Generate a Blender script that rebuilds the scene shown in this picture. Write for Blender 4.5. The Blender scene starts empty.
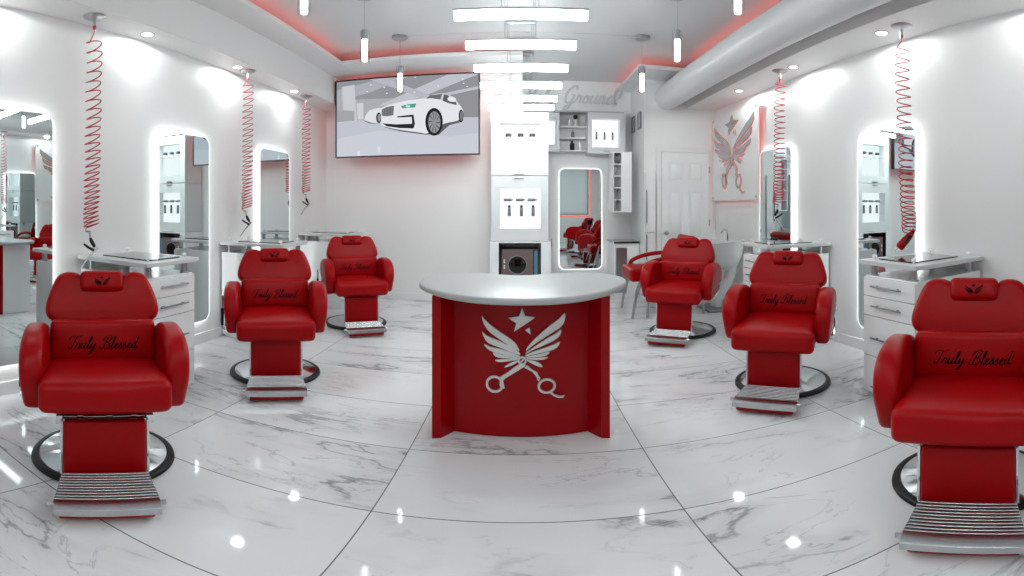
import bpy, bmesh, math, random
from mathutils import Vector, Matrix
from mathutils.bvhtree import BVHTree
random.seed(7)
PI = math.pi
SC = bpy.context.scene
COL = SC.collection

# ------------------------------------------------------------------ materials
def lin(c):
    c = c / 255.0
    return c / 12.92 if c <= 0.04045 else ((c + 0.055) / 1.055) ** 2.4
def rgb(r, g, b):
    return (lin(r), lin(g), lin(b), 1.0)
MATS = {}
def mat(name, col, rough=0.5, metal=0.0, coat=0.0, emit=None, estr=0.0, bump=0.0, bscale=200.0, var=0.03, vscale=3.0, spec=0.5):
    m = bpy.data.materials.new(name)
    m.use_nodes = True
    nt = m.node_tree
    p = nt.nodes['Principled BSDF']
    p.inputs['Roughness'].default_value = rough
    p.inputs['Metallic'].default_value = metal
    p.inputs['Coat Weight'].default_value = coat
    p.inputs['Coat Roughness'].default_value = 0.08
    p.inputs['Specular IOR Level'].default_value = spec
    tc = nt.nodes.new('ShaderNodeTexCoord')
    nz = nt.nodes.new('ShaderNodeTexNoise')
    nz.inputs['Scale'].default_value = vscale
    nz.inputs['Detail'].default_value = 3
    nt.links.new(tc.outputs['Object'], nz.inputs['Vector'])
    hs = nt.nodes.new('ShaderNodeMix'); hs.data_type = 'RGBA'
    lo = [max(0, c * (1 - var)) for c in col[:3]] + [1]
    hi = [min(1, c * (1 + var)) for c in col[:3]] + [1]
    hs.inputs['A'].default_value = lo; hs.inputs['B'].default_value = hi
    nt.links.new(nz.outputs['Fac'], hs.inputs['Factor'])
    nt.links.new(hs.outputs['Result'], p.inputs['Base Color'])
    if emit:
        p.inputs['Emission Color'].default_value = emit
        p.inputs['Emission Strength'].default_value = estr
    if bump > 0:
        n2 = nt.nodes.new('ShaderNodeTexNoise'); n2.inputs['Scale'].default_value = bscale
        nt.links.new(tc.outputs['Object'], n2.inputs['Vector'])
        b = nt.nodes.new('ShaderNodeBump'); b.inputs['Strength'].default_value = bump
        b.inputs['Distance'].default_value = 0.002
        nt.links.new(n2.outputs['Fac'], b.inputs['Height'])
        nt.links.new(b.outputs['Normal'], p.inputs['Normal'])
    MATS[name] = m
    return m
def emis(name, col, s):
    m = bpy.data.materials.new(name); m.use_nodes = True
    nt = m.node_tree
    for n in list(nt.nodes):
        if n.type == 'BSDF_PRINCIPLED': nt.nodes.remove(n)
    e = nt.nodes.new('ShaderNodeEmission'); e.inputs['Color'].default_value = col; e.inputs['Strength'].default_value = s
    nt.links.new(e.outputs[0], nt.nodes['Material Output'].inputs['Surface'])
    MATS[name] = m
    return m

M_WALL = mat('wall_paint', rgb(228, 228, 228), 0.38, var=0.01)
M_CEIL = mat('ceiling_paint', rgb(208, 210, 212), 0.35, var=0.01)
M_WHITE = mat('white_lacquer', rgb(232, 233, 234), 0.2, coat=0.3, var=0.01)
M_COUNTER = mat('white_counter', rgb(200, 202, 202), 0.35, var=0.01)
M_DESKTOP = mat('white_stone_top', rgb(170, 172, 172), 0.35, var=0.01)
M_CASE = mat('satin_acrylic', rgb(214, 216, 217), 0.3, var=0.01)
M_RED = mat('red_leather', rgb(154, 0, 6), 0.34, bump=0.2, bscale=260, var=0.06, vscale=6, spec=0.16)
M_DESK = mat('red_lacquer', rgb(146, 0, 7), 0.14, spec=0.2, var=0.03)
M_BLACK = mat('black_rubber', rgb(14, 14, 15), 0.4, spec=.3)
M_INK = mat('black_print', rgb(12, 3, 4), 0.8, spec=0.1)
M_CHROME = mat('chrome', rgb(215, 217, 220), 0.08, metal=1.0, var=0.02)
M_STEEL = mat('brushed_steel', rgb(178, 180, 183), 0.28, metal=1.0, var=0.06, vscale=20)
M_ALU = mat('ribbed_aluminium', rgb(196, 198, 201), 0.24, metal=1.0, var=0.05, vscale=12)
M_MIRROR = mat('mirror_silver', rgb(222, 232, 232), 0.0, metal=1.0, var=0.0)
M_HOSE = mat('red_hose', rgb(178, 24, 52), 0.3, var=0.05)
M_GLASSMAT = mat('dark_glass', rgb(52, 50, 54), 0.06, coat=0.5, var=0.25, vscale=30)
M_GREY = mat('grey_plastic', rgb(120, 122, 126), 0.4)
M_SIGN = mat('grey_metal_letters', rgb(196, 198, 200), 0.5)
M_WINGS = mat('grey_mirror_letters', rgb(176, 178, 180), 0.25, metal=0.55)
M_SILVER = mat('silver_letters', rgb(214, 214, 212), 0.3, metal=0.25, var=0.02)
M_BROWN = mat('brown_grey_front', rgb(108, 92, 90), 0.35)
M_DARK = mat('dark_case', rgb(30, 32, 36), 0.3)
M_LED = emis('white_led', (0.93, 1.0, 0.985, 1), 4.5)
M_LEDEDGE = emis('white_led_edge', (0.96, 1.0, 0.98, 1), 0.5)
M_LAMP = emis('lamp_diffuser', (0.925, 1.0, 0.99, 1), 15.0)
M_ROD = emis('pendant_rod', (0.96, 1.0, 0.98, 1), 7.0)
M_SPOTDISC = emis('downlight_lens', (0.97, 1.0, 0.97, 1), 6.0)
M_REDLED = emis('red_led', (1.0, 0.17, 0.13, 1), 1.3)
M_REDSOFT = emis('red_led_soft', (1.0, 0.14, 0.11, 1), 0.7)
M_TVLED = emis('red_tv_led', (1.0, 0.12, 0.09, 1), 2.3)
M_LITBACK = emis('backlit_panel', (0.95, 0.98, 1.0, 1), 0.52)
M_BLUE = emis('blue_display', (0.14, 0.34, 0.48, 1), 0.22)
M_GROOVE = mat('dark_groove', rgb(52, 53, 56), 0.4, metal=0.6)
M_HANDLE = mat('dark_steel', rgb(128, 130, 133), 0.3, metal=0.9)

def glass_mat():
    m = bpy.data.materials.new('clear_glass'); m.use_nodes = True
    nt = m.node_tree; nt.nodes.clear()
    out = nt.nodes.new('ShaderNodeOutputMaterial')
    mx = nt.nodes.new('ShaderNodeMixShader'); fr = nt.nodes.new('ShaderNodeFresnel'); fr.inputs['IOR'].default_value = 1.18
    t = nt.nodes.new('ShaderNodeBsdfTransparent'); t.inputs['Color'].default_value = (0.985, 0.99, 0.99, 1)
    g = nt.nodes.new('ShaderNodeBsdfGlossy'); g.inputs['Roughness'].default_value = 0.03
    ml = nt.nodes.new('ShaderNodeMath'); ml.operation = 'MULTIPLY'; ml.inputs[1].default_value = .35
    nt.links.new(fr.outputs[0], ml.inputs[0]); nt.links.new(ml.outputs[0], mx.inputs[0]); nt.links.new(t.outputs[0], mx.inputs[1]); nt.links.new(g.outputs[0], mx.inputs[2])
    nt.links.new(mx.outputs[0], out.inputs[0])
    return m
M_GLASS = glass_mat()
M_SOCK = mat('grey_socket', rgb(176, 178, 180), 0.35, metal=0.4)
def frosted_mat():
    m = bpy.data.materials.new('frosted_pane'); m.use_nodes = True
    nt = m.node_tree; nt.nodes.clear()
    out = nt.nodes.new('ShaderNodeOutputMaterial')
    mx = nt.nodes.new('ShaderNodeMixShader'); mx.inputs[0].default_value = 0.5
    t = nt.nodes.new('ShaderNodeBsdfTranslucent'); t.inputs['Color'].default_value = (0.74, 0.75, 0.75, 1)
    d = nt.nodes.new('ShaderNodeBsdfDiffuse'); d.inputs['Color'].default_value = (0.62, 0.64, 0.64, 1)
    nt.links.new(t.outputs[0], mx.inputs[1]); nt.links.new(d.outputs[0], mx.inputs[2]); nt.links.new(mx.outputs[0], out.inputs[0])
    return m
M_FROST = frosted_mat()

TW, TH, TX0, TY0 = 1.12, 0.59, -0.535, 1.625
def floor_mat():
    m = bpy.data.materials.new('polished_marble_tile'); m.use_nodes = True
    nt = m.node_tree; N = nt.nodes; Lk = nt.links
    p = N['Principled BSDF']
    tc = N.new('ShaderNodeTexCoord')
    sep = N.new('ShaderNodeSeparateXYZ'); Lk.new(tc.outputs['Object'], sep.inputs[0])
    def math_(op, a, b=None):
        n = N.new('ShaderNodeMath'); n.operation = op
        for i, v in enumerate((a, b)):
            if v is None: continue
            if hasattr(v, 'is_linked') or hasattr(v, 'links'): Lk.new(v, n.inputs[i])
            else: n.inputs[i].default_value = v
        return n.outputs[0]
    u = math_('DIVIDE', math_('SUBTRACT', sep.outputs['X'], TX0), TW)
    v = math_('DIVIDE', math_('SUBTRACT', sep.outputs['Y'], TY0), TH)
    fu, fv = math_('FLOOR', u), math_('FLOOR', v)
    gu = math_('MULTIPLY', math_('ABSOLUTE', math_('SUBTRACT', math_('FRACT', math_('ADD', u, 0.5)), 0.5)), TW)
    gv = math_('MULTIPLY', math_('ABSOLUTE', math_('SUBTRACT', math_('FRACT', math_('ADD', v, 0.5)), 0.5)), TH)
    g = math_('LESS_THAN', math_('MINIMUM', gu, gv), 0.0028)
    cmb = N.new('ShaderNodeCombineXYZ'); Lk.new(fu, cmb.inputs[0]); Lk.new(fv, cmb.inputs[1])
    wn = N.new('ShaderNodeTexWhiteNoise'); wn.noise_dimensions = '3D'; Lk.new(cmb.outputs[0], wn.inputs['Vector'])
    sc = N.new('ShaderNodeVectorMath'); sc.operation = 'SCALE'; sc.inputs['Scale'].default_value = 12.0; Lk.new(wn.outputs['Color'], sc.inputs[0])
    ad = N.new('ShaderNodeVectorMath'); ad.operation = 'ADD'; Lk.new(tc.outputs['Object'], ad.inputs[0]); Lk.new(sc.outputs[0], ad.inputs[1])
    mp = N.new('ShaderNodeMapping'); mp.inputs['Rotation'].default_value = (0, 0, 0.5); mp.inputs['Scale'].default_value = (0.55, 1.7, 1); Lk.new(ad.outputs[0], mp.inputs[0])
    def vein(scale, dist, w0, w1, detail):
        nz = N.new('ShaderNodeTexNoise'); nz.inputs['Scale'].default_value = scale; nz.inputs['Detail'].default_value = detail
        nz.inputs['Distortion'].default_value = dist; nz.inputs['Roughness'].default_value = 0.58
        Lk.new(mp.outputs[0], nz.inputs['Vector'])
        a = math_('ABSOLUTE', math_('SUBTRACT', nz.outputs['Fac'], 0.5))
        r = N.new('ShaderNodeMapRange'); r.inputs['From Min'].default_value = w0; r.inputs['From Max'].default_value = w1
        r.inputs['To Min'].default_value = 1; r.inputs['To Max'].default_value = 0
        Lk.new(a, r.inputs['Value'])
        return r.outputs[0]
    n3 = N.new('ShaderNodeTexNoise'); n3.inputs['Scale'].default_value = 1.7; n3.inputs['Detail'].default_value = 2
    Lk.new(ad.outputs[0], n3.inputs['Vector'])
    mask = N.new('ShaderNodeMapRange'); mask.inputs['From Min'].default_value = 0.40; mask.inputs['From Max'].default_value = 0.56
    Lk.new(n3.outputs['Fac'], mask.inputs['Value'])
    v1 = math_('MULTIPLY', vein(0.9, 0.5, 0.0, 0.012, 7), mask.outputs[0])
    v2 = math_('MULTIPLY', vein(0.9, 0.5, 0.0, 0.075, 7), math_('MULTIPLY', mask.outputs[0], 0.22))
    v3 = math_('MULTIPLY', vein(2.2, 0.9, 0.0, 0.010, 8), math_('MULTIPLY', mask.outputs[0], 0.45))
    tot = math_('MINIMUM', math_('ADD', math_('MULTIPLY', v1, 0.62), math_('ADD', v2, v3)), 1.0)
    mix = N.new('ShaderNodeMix'); mix.data_type = 'RGBA'
    mix.inputs['A'].default_value = rgb(226, 227, 229); mix.inputs['B'].default_value = rgb(140, 143, 150)
    Lk.new(tot, mix.inputs['Factor'])
    mix2 = N.new('ShaderNodeMix'); mix2.data_type = 'RGBA'; mix2.inputs['B'].default_value = rgb(105, 106, 108)
    Lk.new(g, mix2.inputs['Factor']); Lk.new(mix.outputs['Result'], mix2.inputs['A'])
    Lk.new(mix2.outputs['Result'], p.inputs['Base Color'])
    rr = N.new('ShaderNodeMapRange'); rr.inputs['To Min'].default_value = 0.055; rr.inputs['To Max'].default_value = 0.5
    Lk.new(g, rr.inputs['Value']); Lk.new(rr.outputs[0], p.inputs['Roughness'])
    p.inputs['IOR'].default_value = 1.52
    return m
M_FLOOR = floor_mat()

# ------------------------------------------------------------------ mesh helpers
def finish(name, bm, m, parent=None, loc=None, rot=None, smooth=40, bevel=0.0, bseg=2):
    bmesh.ops.remove_doubles(bm, verts=bm.verts, dist=1e-6)
    bmesh.ops.recalc_face_normals(bm, faces=bm.faces)
    me = bpy.data.meshes.new(name)
    bm.to_mesh(me); bm.free()
    for mm in (m if isinstance(m, (list, tuple)) else [m]): me.materials.append(mm)
    if smooth:
        me.polygons.foreach_set('use_smooth', [True] * len(me.polygons))
        me.set_sharp_from_angle(angle=math.radians(smooth))
    o = bpy.data.objects.new(name, me)
    COL.objects.link(o)
    if parent is not None: o.parent = parent
    if loc: o.location = loc
    if rot: o.rotation_euler = rot
    if bevel > 0:
        b = o.modifiers.new('bevel', 'BEVEL'); b.width = bevel; b.segments = bseg; b.limit_method = 'ANGLE'; b.angle_limit = math.radians(40)
    return o
def NB(): return bmesh.new()
def box(bm, x0, x1, y0, y1, z0, z1, mi=0):
    vs = [bm.verts.new((x, y, z)) for z in (z0, z1) for (x, y) in ((x0, y0), (x1, y0), (x1, y1), (x0, y1))]
    for f in ((3, 2, 1, 0), (4, 5, 6, 7), (0, 1, 5, 4), (1, 2, 6, 5), (2, 3, 7, 6), (3, 0, 4, 7)):
        bm.faces.new([vs[i] for i in f]).material_index = mi
    return vs
def boxc(bm, c, s, mi=0):
    return box(bm, c[0]-s[0]/2, c[0]+s[0]/2, c[1]-s[1]/2, c[1]+s[1]/2, c[2]-s[2]/2, c[2]+s[2]/2, mi)
def rbox(bm, c, s, r, crown=(0, 0, 0), m=5, M=None, k=(0, .3, .65, 1)):
    """rounded cushion: box of size s about c, edge radius r, faces bulged by crown per axis"""
    h = [v / 2 for v in s]; r = min(r, min(h) * 0.999)
    ax = []
    for i in range(3):
        a = [-h[i] + r * q for q in k]; L = h[i] - r
        a += [-L + 2 * L * j / m for j in range(1, m)] + [-x for x in reversed(a)]
        ax.append(a)
    cache = {}
    def V(p):
        key = tuple(round(q, 6) for q in p)
        if key in cache: return cache[key]
        q = [max(-(h[i] - r), min(h[i] - r, p[i])) for i in range(3)]
        d = Vector([p[i] - q[i] for i in range(3)])
        if d.length > 1e-9: d = d.normalized() * r
        w = [q[i] + d[i] for i in range(3)]
        u = [w[i] / h[i] for i in range(3)]
        for i in range(3):
            if crown[i]:
                o = [j for j in range(3) if j != i]
                w[i] += crown[i] * u[i] * (1 - u[o[0]] ** 2) * (1 - u[o[1]] ** 2)
        v = Vector(w) + Vector(c)
        if M is not None: v = M @ v
        cache[key] = bm.verts.new(v)
        return cache[key]
    for i in range(3):
        o = [j for j in range(3) if j != i]
        for sg in (-1, 1):
            A, B = ax[o[0]], ax[o[1]]
            for a in range(len(A) - 1):
                for b in range(len(B) - 1):
                    q = []
                    for (ia, ib) in ((a, b), (a + 1, b), (a + 1, b + 1), (a, b + 1)):
                        p = [0, 0, 0]; p[i] = sg * h[i]; p[o[0]] = A[ia]; p[o[1]] = B[ib]
                        q.append(V(p))
                    if sg < 0: q.reverse()
                    try: bm.faces.new(q)
                    except ValueError: pass
def smooth_poly(P, n=5, closed=True):
    out = []; L = len(P)
    rng = range(L) if closed else range(L - 1)
    for i in rng:
        g = (lambda j: P[j % L]) if closed else (lambda j: P[max(0, min(L - 1, j))])
        p0, p1, p2, p3 = g(i - 1), g(i), g(i + 1), g(i + 2)
        for s in range(n):
            t = s / n
            out.append(tuple(0.5 * (2 * b + (c - a) * t + (2 * a - 5 * b + 4 * c - d) * t * t + (3 * b - a - 3 * c + d) * t ** 3) for a, b, c, d in zip(p0, p1, p2, p3)))
    if not closed: out.append(tuple(P[-1]))
    return out
def inset(P, d):
    n = len(P); area = sum(P[i][0] * P[(i + 1) % n][1] - P[(i + 1) % n][0] * P[i][1] for i in range(n))
    sg = 1 if area > 0 else -1
    out = []
    for i in range(n):
        a, b, c = Vector(P[i - 1]), Vector(P[i]), Vector(P[(i + 1) % n])
        e1, e2 = (b - a), (c - b)
        if e1.length < 1e-9: e1 = e2
        if e2.length < 1e-9: e2 = e1
        e1 = e1.normalized(); e2 = e2.normalized()
        n1, n2 = Vector((-e1.y, e1.x)), Vector((-e2.y, e2.x))
        nn = n1 + n2
        if nn.length < 1e-6: nn = n1
        nn.normalize()
        k = min(1.6, 1 / max(0.5, nn.dot(n1)))
        w = b + nn * d * k * sg
        out.append((w.x, w.y))
    return out
def pad(bm, P, t, rd, f, K=4, crown=0.0):
    """upholstered slab: outline P (2-D), thickness t, rounded edges rd; f(u, v, w) -> 3-D"""
    rings = []
    seq = [(-(t / 2 - rd) - rd * math.cos(a), rd * (1 - math.sin(a))) for a in [k / K * PI / 2 for k in range(K + 1)]]
    seq += [(-w, i) for (w, i) in reversed(seq)]
    for w, ins in seq:
        rings.append([bm.verts.new(f(u, v, w)) for (u, v) in inset(P, ins)])
    n = len(P)
    for a, b in zip(rings, rings[1:]):
        for i in range(n):
            bm.faces.new((a[i], a[(i + 1) % n], b[(i + 1) % n], b[i]))
    for rg, s in ((rings[0], -1), (rings[-1], 1)):
        if crown:
            uvs = inset(P, rd); last = rg
            cu = sum(u for u, v in uvs) / n; cv = sum(v for u, v in uvs) / n
            for q in (0.8, 0.55, 0.25):
                nr = [bm.verts.new(f(cu + (u - cu) * q, cv + (v - cv) * q, s * (t / 2 + crown * (1 - q * q)))) for (u, v) in uvs]
                for i in range(n): bm.faces.new((last[i], last[(i + 1) % n], nr[(i + 1) % n], nr[i]))
                last = nr
            cvx = bm.verts.new(f(cu, cv, s * (t / 2 + crown)))
            for i in range(n): bm.faces.new((last[i], last[(i + 1) % n], cvx))
        else:
            bm.faces.new(rg)
def prism(bm, P, f, w0, w1, mi=0):
    a = [bm.verts.new(f(u, v, w0)) for u, v in P]; b = [bm.verts.new(f(u, v, w1)) for u, v in P]
    n = len(P)
    for i in range(n): bm.faces.new((a[i], a[(i + 1) % n], b[(i + 1) % n], b[i])).material_index = mi
    bm.faces.new(a).material_index = mi; bm.faces.new(list(reversed(b))).material_index = mi
def tube(bm, pts, r, n=8, cap=True, mi=0):
    pts = [Vector(p) for p in pts]; rs = r if isinstance(r, (list, tuple)) else [r] * len(pts)
    rings = []; up = None
    for i, p in enumerate(pts):
        t = (pts[min(i + 1, len(pts) - 1)] - pts[max(i - 1, 0)]).normalized()
        if up is None:
            up = Vector((0, 0, 1)) if abs(t.z) < 0.9 else Vector((1, 0, 0))
        a = (up - t * up.dot(t))
        if a.length < 1e-6: a = t.orthogonal()
        a.normalize(); b = t.cross(a); up = a
        rings.append([bm.verts.new(p + (a * math.cos(2 * PI * k / n) + b * math.sin(2 * PI * k / n)) * rs[i]) for k in range(n)])
    for A, B in zip(rings, rings[1:]):
        for k in range(n): bm.faces.new((A[k], A[(k + 1) % n], B[(k + 1) % n], B[k])).material_index = mi
    if cap:
        bm.faces.new(list(reversed(rings[0]))).material_index = mi; bm.faces.new(rings[-1]).material_index = mi
def lathe(bm, prof, c=(0, 0, 0), n=32, M=None, mi=0):
    rings = []
    for (r, z) in prof:
        if r < 1e-6: vs = [Vector((0, 0, z))]
        else: vs = [Vector((r * math.cos(2 * PI * k / n), r * math.sin(2 * PI * k / n), z)) for k in range(n)]
        rings.append([bm.verts.new(((M @ v) if M is not None else v) + Vector(c)) for v in vs])
    for A, B in zip(rings, rings[1:]):
        for k in range(n):
            k2 = (k + 1) % n
            if len(A) == 1 and len(B) == 1: continue
            if len(A) == 1: fv = (A[0], B[k2], B[k])
            elif len(B) == 1: fv = (A[k], A[k2], B[0])
            else: fv = (A[k], A[k2], B[k2], B[k])
            bm.faces.new(fv).material_index = mi
def rrect(w, h, r, n=6):
    P = []
    for cx, cy, a0 in ((w/2-r, h/2-r, 0), (-w/2+r, h/2-r, 90), (-w/2+r, -h/2+r, 180), (w/2-r, -h/2+r, 270)):
        for k in range(n + 1):
            a = math.radians(a0 + 90 * k / n); P.append((cx + r * math.cos(a), cy + r * math.sin(a)))
    return P
def ringprism(bm, PO, PI_, f, w0, w1, mi=0):
    n = len(PO)
    R = [[bm.verts.new(f(u, v, w)) for u, v in P] for P in (PO, PI_) for w in (w0, w1)]
    for A, B in ((R[0], R[1]), (R[1], R[3]), (R[3], R[2]), (R[2], R[0])):
        for i in range(n): bm.faces.new((A[i], A[(i + 1) % n], B[(i + 1) % n], B[i])).material_index = mi

# ------------------------------------------------------------------ scene-tree helpers
def tag(o, label, cat, group=None, kind=None):
    o['label'] = label; o['category'] = cat
    if group: o['group'] = group
    if kind: o['kind'] = kind
    return o
def thing(name, label, cat, loc=(0, 0, 0), rz=0.0, group=None):
    o = bpy.data.objects.new(name, None); COL.objects.link(o)
    o.empty_display_size = 0.1
    o.location = loc; o.rotation_euler = (0, 0, rz)
    return tag(o, label, cat, group)
def struct(name, bm, m, label, cat, parent=None, **kw):
    o = finish(name, bm, m, parent, **kw)
    o['kind'] = 'structure'
    if parent is None: o['label'] = label; o['category'] = cat
    return o
def copy_tree(o, parent=None):
    c = o.copy(); COL.objects.link(c)
    if parent is not None: c.parent = parent
    for ch in list(o.children): copy_tree(ch, c)
    return c
def dup(root, label, loc, rz=0.0, group=None):
    c = copy_tree(root); c.location = loc; c.rotation_euler = (0, 0, rz); c['label'] = label
    if group: c['group'] = group
    return c

# ------------------------------------------------------------------ lettering
GL = {
 'r': ([[(0,.1),(.25,.7),(.33,1.08),(.42,.9),(.68,.95),(.66,.5),(.7,.08),(.9,.12)]], .88),
 'u': ([[(0,.1),(.2,.8),(.25,1),(.2,.4),(.35,0),(.6,.25),(.8,.9),(.82,1),(.78,.4),(.9,.02),(1.1,.15)]], 1.08),
 'l': ([[(0,.1),(.35,1.0),(.52,1.9),(.42,2.25),(.28,1.9),(.24,.8),(.34,.05),(.6,.15)]], .6),
 'y': ([[(0,.1),(.2,.8),(.25,1),(.2,.4),(.35,.1),(.6,.35),(.8,1),(.75,.2),(.6,-.7),(.33,-1.05),(.22,-.7),(.6,-.1),(1.0,.3)]], 1.0),
 'e': ([[(0,.1),(.4,.4),(.6,.8),(.45,1.02),(.25,.75),(.25,.25),(.45,.0),(.75,.15)]], .75),
 's': ([[(0,.1),(.3,.7),(.42,1.12),(.5,.7),(.6,.3),(.4,0),(.18,.12)], [(.5,.05),(.75,.15)]], .74),
 'd': ([[(.7,.85),(.45,1),(.2,.7),(.2,.2),(.4,0),(.65,.3),(.82,1.1),(.92,2.2)], [(.92,2.2),(.8,1),(.78,.2),(.9,0),(1.2,.25)]], 1.15),
 'o': ([[(.5,1),(.2,.7),(.2,.2),(.45,0),(.75,.3),(.7,.8),(.5,1),(.65,.85),(1,.9)]], .95),
 'n': ([[(0,.1),(.2,.8),(.25,1),(.25,.5),(.2,0)], [(.22,.3),(.45,.9),(.65,1),(.72,.7),(.7,.2),(.85,0),(1.05,.15)]], 1.05),
 'T': ([[(-.35,1.6),(-.25,2.05),(.3,2.25),(.9,2.1),(1.7,2.4)], [(.75,2.18),(.62,1.2),(.5,.4),(.25,-.05),(-.05,.05),(-.1,.4)]], 1.0),
 'B': ([[(.55,2.15),(.42,1.2),(.25,.3),(.05,-.08),(-.25,.0),(-.35,.4)], [(-.25,1.5),(.1,2.05),(.75,2.4),(1.2,2.05),(1.0,1.45),(.5,1.15),(1.1,1.0),(1.2,.4),(.75,-.02),(.3,.05),(.15,.3)]], 1.4),
 'H': ([[(-.1,1.9),(.1,2.2),(.2,1.9),(.15,1),(.0,0)], [(1.0,2.25),(.9,1.1),(.9,.1),(1.15,.15)], [(-.1,1.0),(.5,1.2),(1.05,1.1)]], 1.2),
 'G': ([[(1.15,1.75),(1.0,2.2),(.55,2.15),(.1,1.5),(.05,.6),(.4,0),(.85,.25),(1.05,1.0),(.6,1.0)], [(1.05,1.0),(1.0,.1),(.75,-.7),(.35,-.9),(.3,-.55),(.9,-.1),(1.3,.15)]], 1.3),
 '!': ([[(.55,2.3),(.45,1.5),(.35,.7)], [(.27,.12),(.3,.0)]], .6),
 ' ': ([], 1.15),
}
def script_strokes(text, slant=0.32):
    x = 0; out = []
    for ch in text:
        st, adv = GL[ch]
        for s in st:
            out.append(smooth_poly([(x + a + b * slant, b) for a, b in s], 6, closed=False))
        x += adv
    xs = [p[0] for s in out for p in s]; ys = [p[1] for s in out for p in s]
    return out, min(xs), max(xs), min(ys), max(ys)
def ribbon(bm, text, width, cx, cz, place, wmin=.05, wmax=.17, thick=0.0):
    """calligraphic strokes as flat ribbons; place(u, v) -> (point, normal)"""
    st, x0, x1, y0, y1 = script_strokes(text); lift = 0.0
    k = width / (x1 - x0); mx = (x0 + x1) / 2
    for s in st:
        prev = None
        for i, p in enumerate(s):
            a = s[max(0, i - 1)]; b = s[min(len(s) - 1, i + 1)]
            d = Vector((b[0] - a[0], b[1] - a[1]))
            if d.length < 1e-9: d = Vector((1, 0))
            d.normalize()
            w = wmin + (wmax - wmin) * abs(d.y) ** 1.5
            e = min(i, len(s) - 1 - i)
            if e == 0: w *= .5
            nx, ny = -d.y * w / 2, d.x * w / 2
            cur = []
            for sg in (1, -1):
                u, v = cx + (p[0] + sg * nx - mx) * k, cz + (p[1] + sg * ny - 0.9) * k
                P, Nn = place(u, v); lift += 1.2e-6; P = P + Nn * lift
                cur.append(bm.verts.new(P))
                if thick: cur.append(bm.verts.new(P - Nn * thick))
            if prev:
                if thick:
                    a0, a1, b0, b1 = prev; c0, c1, d0, d1 = cur
                    for q in ((a0, b0, d0, c0), (a1, c1, d1, b1), (a0, c0, c1, a1), (b0, b1, d1, d0)): bm.faces.new(q)
                else:
                    bm.faces.new((prev[0], prev[1], cur[1], cur[0]))
            prev = cur
# winged scissors outline (units: logo pixels, y down, origin at 280,300)
LOGO = {
 'star': [[(278,42),(293,80),(346,88),(302,116),(236,158),(248,116),(206,90),(262,82)], [(294,152),(316,140),(322,173)]],
 'wings': [
  [(68,84),(85,105),(130,140),(200,185),(240,215),(258,245),(262,258),(225,240),(170,205),(110,165),(85,135),(72,110)],
  [(68,165),(95,185),(150,205),(210,230),(250,255),(266,272),(262,278),(215,262),(150,238),(100,220),(80,195)],
  [(78,228),(110,240),(170,250),(230,268),(264,284),(262,290),(215,285),(150,272),(105,258)],
  [(126,270),(170,278),(225,285),(262,292),(258,297),(215,298),(170,296),(140,290)],
  [(137,308),(180,302),(225,298),(258,299),(255,304),(220,310),(180,317),(150,317)],
  [(185,346),(205,328),(235,312),(258,306),(256,313),(238,326),(215,338)],
  [(502,72),(500,110),(480,140),(430,170),(370,205),(320,240),(300,258),(305,240),(335,205),(380,165),(430,125),(470,100)],
  [(482,155),(475,185),(440,210),(380,235),(330,255),(298,272),(300,265),(340,238),(400,200),(450,175)],
  [(476,218),(460,245),(420,262),(360,272),(296,285),(300,277),(350,258),(410,240),(450,228)],
  [(422,268),(400,285),(350,292),(300,293),(300,288),(350,278),(400,268)],
  [(412,295),(390,305),(350,306),(302,300),(302,296),(350,294)],
  [(384,345),(360,340),(330,325),(302,308),(305,303),(340,312),(370,325)]],
 'scissors': [
  [(266,326),(296,330),(290,340),(240,372),(190,405),(178,418),(187,460),(170,462),(160,440),(165,398),(200,375),(235,345)],
  [(290,346),(304,333),(330,358),(356,374),(362,390),(372,404),(364,420),(358,416),(352,395),(330,368)],
  [(432,484),(446,500),(475,512),(502,510),(492,521),(466,520),(440,506),(422,490)]],
}
def logo(bm, f, w0, w1, parts=('star', 'wings', 'scissors'), dense=True):
    for k in parts:
        for P in LOGO[k]:
            Q = [(x - 280, 300 - y) for x, y in P]
            if k == 'wings' : Q = smooth_poly(Q, 2)
            prism(bm, Q, f, w0, w1)
    if 'scissors' in parts:
        for (cx, cy, ro, ri, ax) in ((135, 440, 47, 35, 1.0), (406, 450, 48, 36, 0.86), (278, 310, 23, 14, 1.0)):
            A = [(cx - 280 + ro * math.cos(t), 300 - cy + ro * ax * math.sin(t)) for t in [2 * PI * i / 24 for i in range(24)]]
            B = [(cx - 280 + ri * math.cos(t), 300 - cy + ri * ax * math.sin(t)) for t in [2 * PI * i / 24 for i in range(24)]]
            ringprism(bm, A, B, f, w0, w1)
        prism(bm, [(-12, -16), (-6, -20), (8, -4), (2, 0)], f, w0, w1)

# ------------------------------------------------------------------ dimensions
XW = 2.72; YB = 6.2; YA = 7.0; YF = -2.7; ZC = 3.2; ZS = 2.67; T = 0.12
XAL, XAR = 0.02, 1.66
LEDZ = 3.05

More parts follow.
